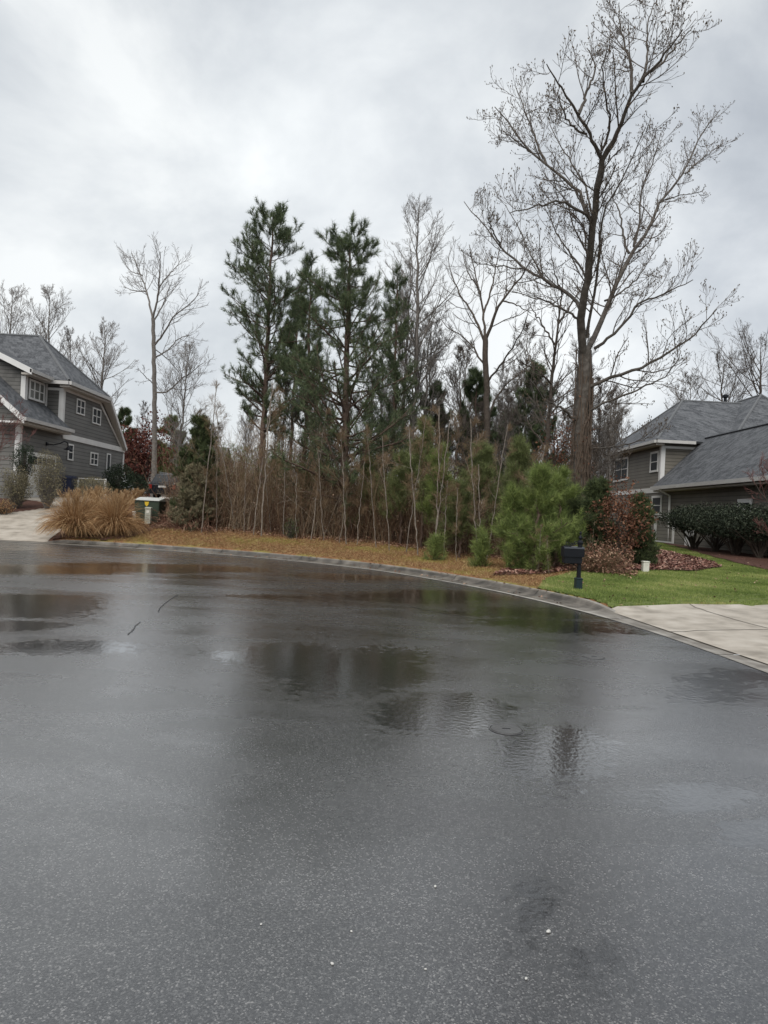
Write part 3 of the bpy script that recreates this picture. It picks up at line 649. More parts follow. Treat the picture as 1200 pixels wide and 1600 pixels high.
# garage door with a row of panes, gooseneck lamp over it
gd = G(); gd.box(XW + .003, XW + .035, 31.9, 34.7, 1.3, 3.55); part(gd, 'garage_door', white_m)
gd2 = G()
for i in range(6): gd2.box(XW + .036, XW + .05, 32.0 + i * .44, 32.36 + i * .44, 3.0, 3.35)
part(gd2, 'pane', glass_m)
gl = G(); q = wp(68, 687); q2 = wp(88, 700)
yl = 34.2; zl = 4.0
arc = [(XW + .03, yl - .5, zl + .05), (XW + .30, yl - .42, zl + .02), (XW + .5, yl - .2, zl + .12), (XW + .62, yl, zl + .25), (XW + .72, yl + .15, zl + .2), (XW + .74, yl + .22, zl)]
gl.tubes(np.array(arc)[None], np.full((1, 6), .028), 6)
c_ = np.array(arc[-1]); gl.tubes(np.array([c_ + (0, 0, .05), c_ + (0, 0, -.05), c_ + (0, 0, -.14)])[None], np.array([[.04, .10, .24]]), 12)
gl.obox((XW + .03, yl - .5, zl + .05), (.03, 0, 0), (0, .08, 0), (0, 0, .08))
part(gl, 'wall_lamp', black_m)

# low screen, bin and rail beside that house
gf = G(); Yf = 35.6; x0, x1 = -15.5, -14.15; zg = h(-15.0, 35.6)
tf = thing('screen_fence', 'low grey screen with white top rail and posts beside the left house', 'fence', (x0, Yf, zg))
for xx in (x0, x1):
    gf = G(); gf.box(xx - .045, xx + .045, Yf - .045, Yf + .045, zg, zg + 1.02); gf.build('post', white_m, tf, (x0, Yf, zg))
gf = G(); gf.box(x0 + .047, x1 - .047, Yf - .03, Yf + .03, zg + .95, zg + 1.0); gf.build('top_rail', white_m, tf, (x0, Yf, zg))
gf = G()
for k in range(6): gf.box(x0 + .047, x1 - .047, Yf - .02, Yf + .02, zg + .08 + k * .15, zg + .21 + k * .15)
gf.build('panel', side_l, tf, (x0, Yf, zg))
bl = np.array((-15.6, 34.6, h(-15.6, 34.6)))
tb = thing('wheelie_bin', 'dark blue wheeled bin standing against the left house wall', 'bin', bl)
gq = G()
for (z0, z1, w0, w1) in [(.1, .95, .26, .33)]:
    lo = [(-w0, -w0, z0), (w0, -w0, z0), (w0, w0, z0), (-w0, w0, z0)]; hi = [(-w1, -w1, z1), (w1, -w1, z1), (w1, w1, z1), (-w1, w1, z1)]
    gq.add(lo + hi, [(0, 1, 5, 4), (1, 2, 6, 5), (2, 3, 7, 6), (3, 0, 4, 7), (3, 2, 1, 0), (4, 5, 6, 7)])
gq.build('bin_body', bin_m, tb)
gq = G(); gq.prism([(-.36, -.36, .955), (-.36, .38, .955), (-.36, .36, 1.05), (-.36, 0, 1.09), (-.36, -.34, 1.02)], (.72, 0, 0)); gq.box(-.3, .3, .38, .42, .93, .97); gq.build('lid', bin_m, tb)
for sx_ in (-1, 1):
    gq = G(); gq.tubes(np.array([(sx_ * .27, .26, .12), (sx_ * .34, .26, .12)])[None], np.full((1, 2), .12), 12); gq.build('wheel', tyre_m, tb)

# ------------------------------------------------------------ right house
XR = 15.0
HRo = (18, 38, .6)
HR = thing('house', 'taupe lap-sided house with low garage wing and hipped roof on the right', 'house', HRo)
def partR(g_, name, m, parent=HR, smooth=False): return g_.build(name, m, parent, HRo, smooth)
gw = G()
gw.box(XR, 27, 38.5, 47, 0, 6.2)
gw.box(XR, 20, 16, 38.5, 0, 3.75)
gw.prism([(XR, 38.3, 3.75), (17.3, 38.3, 6.0), (19.6, 38.3, 3.75)], (0, .19, 0))
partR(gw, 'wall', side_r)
gr = G(); er, ef, eb = 14.55, 38.05, 47.4
Z0 = 6.25; RA = (17.75, 42.7, 9.25); RB = (27.5, 42.7, 9.25)
slab(gr, [(er, ef, Z0), (er, eb, Z0), RA]); slab(gr, [(er, ef, Z0), RA, RB, (27.5, ef, Z0)]); slab(gr, [(er, eb, Z0), RA, RB, (27.5, eb, Z0)])
PK = (21.7, 41.2, 9.55)
slab(gr, [(18.6, 37.9, 6.5), PK, (24.8, 37.9, 6.5)]); slab(gr, [(18.6, 37.9, 6.5), PK, (21.2, 46, 9.35), (18.0, 46, 6.4)]); slab(gr, [(24.8, 37.9, 6.5), PK, (21.2, 46, 9.35), (25, 46, 6.4)])
# garage wing roof
slab(gr, [(14.55, 15.5, 3.72), (14.55, 38.4, 3.72), (17.3, 38.4, 6.47), (17.3, 15.5, 6.47)]); slab(gr, [(20.05, 15.5, 3.72), (20.05, 38.4, 3.72), (17.3, 38.4, 6.47), (17.3, 15.5, 6.47)])
roofR = partR(gr, 'roof', roof_m)
gc = G()
for a, b in [((er, ef, Z0), RA), ((er, eb, Z0), RA), (RA, RB), ((18.6, 37.9, 6.5), PK), ((24.8, 37.9, 6.5), PK), (PK, (21.2, 46, 9.35))]: capline(gc, a, b)
partR(gc, 'ridge_cap', cap_m, roofR)
gc = G(); capline(gc, (17.3, 15.5, 6.49), (17.3, 38.4, 6.49), .045); partR(gc, 'ridge_vent', black_m, roofR)
gv = G(); vc = np.array(P(1133, 628, 45)); gv.tubes(np.array([vc - (0, 0, .6), vc + (0, 0, .35)])[None], np.full((1, 2), .10), 10); gv.tubes(np.array([vc + (0, 0, .28), vc + (0, 0, .42), vc + (0, 0, .5)])[None], np.array([[.2, .2, .04]]), 12)
partR(gv, 'vent_pipe', black_m, roofR)
gg = G(); gg.box(14.40, 14.53, 38.05, 47.3, 6.08, 6.24); gg.box(14.53, 16.6, 37.9, 38.03, 6.08, 6.24); gg.box(14.40, 14.54, 15.5, 38.3, 3.53, 3.70); partR(gg, 'gutter', gutter_m)
gs = G(); gs.box(14.54, 14.99, 38.1, 47.3, 5.98, 6.06); gs.box(14.54, 14.997, 15.5, 38.2, 3.42, 3.5); partR(gs, 'soffit', soffit_m)
gt_ = G()
gt_.box(XR - .03, XR - .003, 38.5, 38.72, 3.75, 5.98); gt_.box(XR - .03, XR + .2, 38.465, 38.497, 3.9, 5.98)
gt_.box(XR - .04, XR - .003, 38.4, 47, 3.42, 3.70); gt_.box(XR + .2, 16.9, 38.46, 38.497, 5.85, 5.98)
partR(gt_, 'trim', white_m)
gdn = G(); yd = 36.9
gdn.tubes(np.array([(14.47, yd + .3, 3.55), (14.6, yd + .2, 3.4), (14.92, yd, 3.2), (14.94, yd, 2.0), (14.94, yd, .75)])[None], np.full((1, 5), .06), 6); partR(gdn, 'downspout', white_m)
def wpr(px, py): a, b = ab(px, py); Y = XR / a; return Y, EYE + b * Y
def winr(x0, y0, x1, y1, **k):
    ya, za = wpr(x0, y0); yb, zb = wpr(x1, y1); window(HR, HRo, XR, min(ya, yb), max(ya, yb), min(za, zb), max(za, zb), sgn=-1, **k)
winr(1017.5, 707, 1028.5, 737, cols=1, rows=2, fw=.11); winr(1019.5, 775, 1033.5, 805, cols=1, rows=2, fw=.12)
winr(972, 716, 981, 750, cols=1, rows=2, fw=.1); winr(961, 718, 971, 752, cols=1, rows=2, fw=.1); winr(1154, 780, 1175, 800, cols=1, rows=1, fw=.16)
# framed crawl-space hatch, and white side door
ya, za = wpr(1024, 810); yb, zb = wpr(1053, 849)
gh = G(); y0, y1 = yb, ya; z0, z1 = .72, 2.05
gh.box(XR - .06, XR - .004, y0 - .0, y0 + .18, z0, z1); gh.box(XR - .06, XR - .004, y1 - .35, y1, z0, z1); gh.box(XR - .06, XR - .004, y0 + .18, y1 - .35, z0, z0 + .08); gh.box(XR - .065, XR - .004, y0 - .1, y1 + 1.4, z1, z1 + .07)
hf = partR(gh, 'gate_frame', white_m)
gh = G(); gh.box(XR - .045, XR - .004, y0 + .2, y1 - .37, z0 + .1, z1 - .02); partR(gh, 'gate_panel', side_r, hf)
gh = G(); gh.box(XR - .09, XR - .062, y1 - .22, y1 - .12, 1.3, 1.38); partR(gh, 'hinge', black_m, hf); gh = G(); gh.box(XR - .09, XR - .062, y1 - .3, y1 - .1, 1.85, 1.9); partR(gh, 'hinge', black_m, hf)
gh = G(); gh.box(XR - .05, XR - .004, 33.9, 34.9, .55, 1.95)
for k in range(4): gh.box(XR - .056, XR - .051, 33.95 + k * .24, 34.13 + k * .24, .62, 1.88)
partR(gh, 'side_door', white_m)

# ------------------------------------------------------------ mailbox
mb = G0(903, 921); mb[2] = h(float(mb[0]), float(mb[1]))
tm_ = thing('mailbox', 'black mailbox with scrollwork on a black post at the lawn edge', 'mailbox', mb, rz=R(8))
def sq(g_, zs, ws):
    for i in range(len(zs) - 1):
        a, b = ws[i], ws[i + 1]; z0, z1 = zs[i], zs[i + 1]
        lo = [(-a, -a, z0), (a, -a, z0), (a, a, z0), (-a, a, z0)]; hi = [(-b, -b, z1), (b, -b, z1), (b, b, z1), (-b, b, z1)]
        g_.add(lo + hi, [(0, 1, 5, 4), (1, 2, 6, 5), (2, 3, 7, 6), (3, 0, 4, 7), (3, 2, 1, 0), (4, 5, 6, 7)])
q = G(); sq(q, [0, .24, .26, .60, .62, .95, 1.0, 1.06], [.052, .052, .036, .030, .036, .036, .05, .02]); q.build('post', black_m, tm_)
q = G(); sq(q, [-.03, .21, .235, .25], [.066, .066, .075, .056]); q.build('post_sleeve', mat('sleeve', [(0, (.012, .022, .028)), (1, (.02, .035, .042))], .4, nscale=4, attr=False), tm_)
q = G(); s_ = np.linspace(0, math.pi, 9)
q.tubes(np.array([(0, 0, 1.06), (0, 0, 1.08), (0, 0, 1.11), (0, 0, 1.15), (0, 0, 1.17), (0, 0, 1.19), (0, 0, 1.22), (0, 0, 1.24)])[None], np.array([[.015, .04, .045, .015, .012, .026, .022, .004]]), 10); q.build('finial', black_m, tm_, smooth=True)
q = G(); prof = [(-.085, .70), (.085, .70), (.085, .86)] + [(.085 * math.cos(a_), .86 + .035 * math.sin(a_)) for a_ in np.linspace(0, math.pi, 7)[1:-1]] + [(-.085, .86)]
q.prism([(-.37, y_, z_) for y_, z_ in prof], (.44, 0, 0)); box_ = q.build('box', black_m, tm_)
q = G(); q.prism([(-.385, y_ * 1.05, .70 + (z_ - .70) * 1.03) for y_, z_ in prof], (.014, 0, 0)); q.build('door', black_m, box_)
q = G(); q.prism([(-.385, y_ * 1.08, z_) for y_, z_ in [(-.085, .865), (-.05, .893), (0, .905), (.05, .893), (.085, .865), (.05, .898), (0, .912), (-.05, .898)]], (.46, 0, 0)); q.build('roof_sheet', blacktop_m, box_)
q = G(); q.box(-.36, .03, -.07, .07, .56, .69); q.box(-.33, .0, -.055, .055, .545, .558); q.build('paper_holder', black_m, tm_)
q = G(); q.box(-.385, .055, -.095, .095, .690, .699); q.build('shelf', black_m, tm_)
q = G()
for c0, rr, zc in [((-.29, 0), .045, .96), ((-.19, 0), .035, .95), ((-.10, 0), .05, .975)]:
    t_ = np.linspace(-.5, 5.2, 18); rad = rr * (1 - .11 * t_)
    q.tubes(np.stack([c0[0] + rad * np.cos(t_), 0 * t_, zc + rad * np.sin(t_)], 1)[None], np.full((1, 18), .009), 5)
q.tubes(np.array([(-.36, 0, .92), (-.2, 0, .925), (-.02, 0, 1.0)])[None], np.full((1, 3), .009), 5)
q.build('scrollwork', black_m, tm_); q = G()
t_ = np.linspace(0, 1.57, 8); q.tubes(np.stack([-.20 + .17 * np.sin(t_), 0 * t_, .40 + .14 * np.cos(t_)], 1)[None] * np.array([1, 1, 1]) , np.full((1, 8), .010), 5)
q.build('bracket', black_m, tm_)

# ------------------------------------------------------------ utility boxes
tl = G0(228, 817); tl[1] += .0; tl[2] = h(float(tl[0]), float(tl[1])); W = 40 / F * tl[1]
tt_ = thing('transformer_box', 'dark green transformer cabinet with pale lid and yellow warning sticker beside tan grass', 'utility box', tl, rz=R(-6))
q = G(); q.box(-W / 2, W / 2, -.0, .85, 0, .84); q.box(-W / 2 + .03, W / 2 - .03, -.012, -.001, .06, .78); q.build('cabinet', green_m, tt_)
q = G(); q.prism([(-W / 2 - .02, -.05, .842), (-W / 2 - .02, .88, .842), (-W / 2 - .02, .88, .93), (-W / 2 - .02, .5, .97), (-W / 2 - .02, -.05, .86)], (W + .04, 0, 0)); q.build('lid', greentop_m, tt_)
q = G(); q.prism([(-.09, -.014, .80), (.09, -.014, .80), (0.06, -.014, .68), (0, -.014, .62), (-.06, -.014, .68)], (0, -.004, 0)); q.build('warning_sticker', yellow_m, tt_)
def pedestal(loc, w_, d_, hh, m_, label, cap=True):
    t_ = thing('utility_pedestal', label, 'utility pedestal', loc)
    q = G(); q.box(-w_ / 2, w_ / 2, -d_ / 2, d_ / 2, -.02, hh * .9); q.build('body', m_, t_)
    q = G(); e = .012
    lo = [(-w_/2 - e, -d_/2 - e, hh * .901), (w_/2 + e, -d_/2 - e, hh * .901), (w_/2 + e, d_/2 + e, hh * .901), (-w_/2 - e, d_/2 + e, hh * .901)]
    hi = [(-w_/2.6, -d_/2.6, hh), (w_/2.6, -d_/2.6, hh), (w_/2.6, d_/2.6, hh), (-w_/2.6, d_/2.6, hh)]
    mi = [(x_, y_, hh * .97) for x_, y_, _ in lo]
    q.add(lo + mi, [(0, 1, 5, 4), (1, 2, 6, 5), (2, 3, 7, 6), (3, 0, 4, 7), (3, 2, 1, 0)]); q.add(mi + hi, [(0, 1, 5, 4), (1, 2, 6, 5), (2, 3, 7, 6), (3, 0, 4, 7), (4, 5, 6, 7)])
    q.build('cap', m_, t_)
    q = G(); q.box(-w_ * .25, w_ * .25, -d_ / 2 - .006, -d_ / 2 - .001, hh * .66, hh * .82); q.build('plate', ped_w, t_); return t_
def gl_(px, py):
    p = G0(px, py); return p
p = gl_(231, 820); pedestal(p, .21, .16, .66, ped_m, 'taller grey-green utility pedestal in front of the green transformer cabinet')
p = gl_(209, 820); pedestal(p, .10, .08, .50, ped_w, 'thin pale utility marker between tan grass and green cabinet')
p = gl_(1008, 894); pedestal(p, .16, .14, .30, ped_w, 'short off-white utility pedestal at the lawn edge by the leaf bed')

# ------------------------------------------------------------ car
cl = np.array((-14.25, 45.0, h(-14.3, 45.0) + .03))
car = thing('parked_car', 'dark SUV with pale roof glare parked beyond the bushes, seen from behind', 'car', cl, rz=R(-12))
q = G(); hw = .95                                   # body: stations along y (rear at 0), cross-sections lofted
st = [(0.0, .45, .95, .88), (.05, .38, 1.02, .93), (.5, .33, 1.05, .95), (3.4, .33, 1.05, .95), (3.6, .33, 1.02, .94), (4.5, .36, .92, .90), (4.75, .42, .78, .82)]
def sect(y_, zb, zt, w_): return [(-w_ * .92, y_, zb), (-w_, y_, zb + .15), (-w_, y_, zt - .12), (-w_ * .95, y_, zt), (w_ * .95, y_, zt), (w_, y_, zt - .12), (w_, y_, zb + .15), (w_ * .92, y_, zb)]
S = np.array([sect(*s_) for s_ in st])
def loft_s(g_, S):
    n_, m_ = S.shape[:2]
    for i in range(n_ - 1):
        g_.add(S[i:i+2].reshape(-1, 3), [(j, (j + 1) % m_, (j + 1) % m_ + m_, j + m_) for j in range(m_)])
    g_.add(S[0], [tuple(range(m_))[::-1]]); g_.add(S[-1], [tuple(range(m_))])
loft_s(q, S); q.build('body', car_m, car, smooth=False)
q = G(); cs = [(.10, 1.03, 1.05, .90, .88), (.45, 1.03, 1.66, .90, .74), (.9, 1.03, 1.74, .90, .72), (2.6, 1.03, 1.74, .90, .72), (3.5, 1.03, 1.08, .90, .84)]
S = np.array([[(-w0, y_, z0), (-w1, y_, z1 - .03), (-w1 * .92, y_, z1), (w1 * .92, y_, z1), (w1, y_, z1 - .03), (w0, y_, z0)] for y_, z0, z1, w0, w1 in cs]); loft_s(q, S); cab = q.build('cabin', car_m, car)
q = G(); q.prism([(-.66, .155, 1.14), (.66, .155, 1.14), (.60, .425, 1.60), (-.60, .425, 1.60)], (0, -.02, .012)); q.build('rear_window', carglass_m, cab)
for s_ in (-1, 1):
    q = G(); q.prism([(s_ * .885, .55, 1.12), (s_ * .885, 3.0, 1.12), (s_ * .77, 2.5, 1.62), (s_ * .77, .75, 1.62)], (s_ * .02, 0, 0.004)); q.build('side_window', carglass_m, cab)
    q = G(); q.box(s_ * .82 - .1, s_ * .82 + .1, -.02, .06, .72, .98); q.build('tail_light', tail_m, car)
    q = G(); q.tubes(np.array([(s_ * .62, .6, 1.80), (s_ * .62, 2.5, 1.80)])[None], np.full((1, 2), .022), 6); q.build('roof_rail', chrome_m, cab)
    q = G(); q.box(s_ * 1.05 - .1, s_ * 1.05 + .1, 3.1, 3.2, 1.05, 1.2); q.build('mirror', car_m, car)
    for yw in (.95, 3.85):
        q = G(); x0 = s_ * .78; q.tubes(np.array([(x0, yw, .36), (s_ * .97, yw, .36)])[None], np.full((1, 2), .36), 20); q.add([(s_ * .97, yw + .36 * math.cos(a_), .36 + .36 * math.sin(a_)) for a_ in np.linspace(0, 2 * math.pi, 20, endpoint=False)], [tuple(range(20))]); wh = q.build('wheel', tyre_m, car)
        q = G(); q.add([(s_ * .975, yw + .22 * math.cos(a_), .36 + .22 * math.sin(a_)) for a_ in np.linspace(0, 2 * math.pi, 20, endpoint=False)], [tuple(range(20))]); q.build('rim', chrome_m, wh)
q = G(); q.box(-.26, .26, -.012, .02, .80, .92); q.build('number_plate', white_m, car)
q = G(); q.box(-.9, .9, -.09, .06, .42, .62); q.build('bumper', car_m, car)
q = G(); q.box(-.58, .58, -.006, .03, .955, .99); q.build('chrome_strip', chrome_m, car)

# far neighbour house glimpsed between trunks
q0 = (-26, 92, 1.6)
hn = thing('house', 'distant pale-roofed house glimpsed between trunks behind the dark car', 'house', q0)
q = G(); q.box(-5, 5, -3, 3, 0, 4.8); q.build('wall', side_l, hn); q = G(); q.prism([(-5.4, -3.4, 4.8), (-5.4, 3.4, 4.8), (-5.4, 0, 7.4)], (10.8, 0, 0)); q.build('roof', cap_m, hn)
q = G(); q.box(-1, 0, -3.05, -3.003, 1.2, 2.6); q.box(1.5, 2.5, -3.05, -3.003, 1.2, 2.6); q.build('window', glass_m, hn)

# ------------------------------------------------------------ tree growth (vectorised, one level at a time)
def unit(v): return v / (np.linalg.norm(v, axis=-1, keepdims=True) + 1e-9)
def sample(Pt, t):                       # Pt [M,N,3], t [M,n] -> points, tangents
    Mn, Nn, _ = Pt.shape; f = t * (Nn - 1); i = np.clip(f.astype(int), 0, Nn - 2); u = (f - i)[..., None]
    r_ = np.arange(Mn)[:, None]; a, b = Pt[r_, i], Pt[r_, i + 1]
    return a + (b - a) * u, unit(b - a), i, u[..., 0]
def grow(Pt, Rd, n, t0, t1, ang, lf, rf, up, Nn, wob, lmin=.0, angv=.25, taper=.35, tipshort=.55, lens=None):
    Mn = len(Pt)
    if Mn == 0: return np.zeros((0, Nn, 3)), np.zeros((0, Nn))
    t = t0 + (t1 - t0) * (np.arange(n)[None] + rng.random((Mn, n))) / n
    p, tg, i, u = sample(Pt, t)
    r_ = np.arange(Mn)[:, None]; rad = Rd[r_, i] * (1 - u) + Rd[r_, i + 1] * u
    Lp = np.linalg.norm(np.diff(Pt, axis=1), axis=2).sum(1)[:, None]
    if lens is None: ln = Lp * lf * (1 - tipshort * (t - t0) / max(t1 - t0, 1e-3)) * rng.uniform(.65, 1.25, t.shape)
    else: ln = lens(t) * rng.uniform(.75, 1.2, t.shape)
    ln = np.maximum(ln, lmin)
    az = unit(np.cross(tg, unit(rng.normal(size=tg.shape)))); a_ = (ang * (1 + angv * rng.normal(size=t.shape)))[..., None]
    d = unit(np.cos(a_) * tg + np.sin(a_) * az)
    p, d, ln, rad = p.reshape(-1, 3), d.reshape(-1, 3), ln.reshape(-1), rad.reshape(-1)
    pts = [p]; st = ln / (Nn - 1)
    for k in range(Nn - 1):
        d = unit(d + np.array((0, 0, up)) / (Nn - 1) + rng.normal(size=d.shape) * wob); pts.append(pts[-1] + d * st[:, None])
    Q = np.stack(pts, 1); rr = (rad * rf)[:, None] * np.linspace(1, taper, Nn)[None]
    return Q, rr
def trunkline(pts, r0, r1, Nn=24, wob=.03):
    pts = np.array(pts, float); s_ = np.r_[0, np.cumsum(np.linalg.norm(np.diff(pts, axis=0), axis=1))]; c_ = catmull(pts, 12)
    s2 = np.r_[0, np.cumsum(np.linalg.norm(np.diff(c_, axis=0), axis=1))]; t_ = np.linspace(0, s2[-1], Nn)
    Q = np.stack([np.interp(t_, s2, c_[:, k]) for k in range(3)], 1); Q[1:-1] += rng.normal(size=(Nn - 2, 3)) * wob
    return Q[None], np.linspace(1, 0, Nn)[None] ** .8 * (r0 - r1) + r1
def flare(Rd, k=.35): Rd = Rd.copy(); n = Rd.shape[1]; Rd *= 1 + k * np.exp(-np.arange(n) * 1.2)[None]; return Rd

def bare_tree(name, label, loc, H, r0, group=None, habit='upright', lean=(0, 0), first=.35, dens=1.0, bark=bark_gr, twig=twig_gr, spread=.30, cat='tree', rough=.05, twr=.009):
    t_ = thing(name, label, cat, loc, group)
    T_, Rt = trunkline([(0, 0, -.3), (lean[0] * .3, lean[1] * .3, H * .3), (lean[0] * .7, lean[1] * .7, H * .65), (lean[0], lean[1], H)], r0, .012, 22, rough)
    g1 = G(); g1.tubes(T_, flare(Rt), 8)
    prof = lambda t: H * spread * (np.sin(np.clip((t - first) / (1 - first), 0, 1) * math.pi * .80 + .55) + .07)
    A, Ra = grow(T_, Rt, int(32 * dens), first, .985, R(44) if habit == 'upright' else R(60), 0, .42, .75, 9, .07, lens=prof)
    Ra = np.minimum(Ra, .0042 * H * np.linspace(1, .3, 9)[None]); g1.tubes(A, Ra, 5); tr = g1.build('trunk', bark, t_, smooth=True)
    g2 = G()
    B, Rb = grow(A, Ra, 8, .15, .97, R(38), .42, .55, .40, 6, .09); Rb = np.minimum(Rb, .0022 * H); g2.tubes(B, np.maximum(Rb, twr * .6), 3)
    D_, Rd_ = grow(B, Rb, 5, .15, .98, R(36), .50, .7, .35, 4, .10, .15); g2.tubes(D_, np.maximum(Rd_, twr * .45), 3)
    E_, Re = grow(D_, Rd_, 3, .2, .98, R(34), .6, .8, .25, 3, .12, .12); g2.ribbons(E_, np.maximum(Re * 2, twr * .8))
    g2.build('crown', twig, t_); return t_

def traced_tree(name, label, base_px, Y, limbs, bark, twig, buds=None, group=None, n2=9, n3=6, n4=4, lt=.42, depthv=.7, seed=1, twr=.012, extra=None):
    loc = P(*base_px, Y); loc[2] = h(float(loc[0]), float(loc[1])); t_ = thing(name, label, 'tree', loc, group)
    g1 = G(); AP_, AR = [], []; done = []; r_local = np.random.default_rng(seed)
    for k, (pts, w0, w1) in enumerate(limbs):
        pts = np.array(pts, float); s_ = np.r_[0, np.cumsum(np.linalg.norm(np.diff(pts, axis=0), axis=1))]
        if k == 0: y0 = Y; sl = 0
        else:                                      # start at the depth of the limb it leaves
            best = min(done, key=lambda q: np.min(np.linalg.norm(q[0] - pts[0], axis=1))); j = np.argmin(np.linalg.norm(best[0] - pts[0], axis=1)); y0 = best[1][j]
            sl = r_local.uniform(.35, 1) * depthv * r_local.choice([-1, 1])
        n_ = max(8, int(s_[-1] / 14)); tt = np.linspace(0, s_[-1], n_ * 3); px = np.interp(tt, s_, pts[:, 0]); py = np.interp(tt, s_, pts[:, 1])
        ker = np.ones(5) / 5
        if len(px) > 9:
            for _ in range(2):
                px[2:-2] = np.convolve(px, ker, 'valid'); py[2:-2] = np.convolve(py, ker, 'valid')
        yy = y0 + sl * tt / F * Y * (1 if k else 0) + r_local.normal() * 0
        done.append((np.c_[px, py], yy)); W_ = np.array([P(a, b, c_) for a, b, c_ in zip(px, py, yy)])
        if k == 0: W_[0, 2] = loc[2] - .3
        idx_ = np.linspace(0, len(W_) - 1, 16).round().astype(int) if k else np.linspace(0, len(W_) - 1, 30).round().astype(int)
        Q = W_[idx_]; Q[1:-1] += r_local.normal(size=Q[1:-1].shape) * .02
        rr = np.linspace(w0, w1, len(idx_)) * (.88 if k else .95) / F * Y / 2
        g1.tubes(Q[None], rr[None], 8)
        if k or extra: AP_.append(Q[np.linspace(0, len(Q) - 1, 16).round().astype(int)]); AR.append(rr[np.linspace(0, len(rr) - 1, 16).round().astype(int)])
    A = np.array(AP_); Ra = np.array(AR)
    Lm = np.linalg.norm(np.diff(A, axis=1), axis=2).sum(1)
    g2 = G(); ends = []
    for a in range(len(A)):
        n_ = max(3, int(n2 * Lm[a] / 3)); ln = lambda t: np.minimum(Lm[a] * .5, 1.9) * lt / .42 * (1 - .45 * t)
        B, Rb = grow(A[a:a+1], Ra[a:a+1], n_, .12 if a else .3, .98, R(42), 0, .45, .55, 7, .12, lens=ln)
        Rb = np.minimum(Rb, .022); g2.tubes(B, np.maximum(Rb, twr * .8), 4)
        D_, Rd_ = grow(B, Rb, n3, .12, .98, R(38), .45, .62, .45, 5, .13, .2); g2.tubes(D_, np.maximum(Rd_, twr * .55), 3)
        E_, Re = grow(D_, Rd_, n4, .15, 1, R(36), .55, .8, .3, 3, .12, .12); g2.ribbons(E_, np.maximum(Re * 2, twr * .9)); ends.append(E_[:, -1])
        ends.append(D_[:, -1])
    tr = g1.build('trunk', bark, t_, loc, True); cr_o = g2.build('crown', twig, t_, loc)
    if buds:
        e = np.vstack(ends); e = e[rng.random(len(e)) < buds[1]]; g3 = G(); n = len(e); up = np.array((0, 0, 1.))
        d = unit(rng.normal(size=(n, 3)) * .35 + up); s1 = unit(np.cross(d, rng.normal(size=(n, 3)))); s2 = np.cross(d, s1); L_ = .07 * rng.uniform(.7, 1.2, n)[:, None]
        V_ = np.stack([e, e + d * L_ * .4 + s1 * .018, e + d * L_ * .4 + s2 * .018, e + d * L_ * .4 - s1 * .018, e + d * L_ * .4 - s2 * .018, e + d * L_], 1).reshape(-1, 3)
        f0 = np.array([(0, 2, 1), (0, 3, 2), (0, 4, 3), (0, 1, 4), (5, 1, 2), (5, 2, 3), (5, 3, 4), (5, 4, 1)])
        g3.add(V_, (np.arange(n)[:, None, None] * 6 + f0[None]).reshape(-1, 3), np.repeat(rng.random(n), 8)); g3.build('seed_cups', buds[0], cr_o, loc)
    return t_, A, Ra, loc

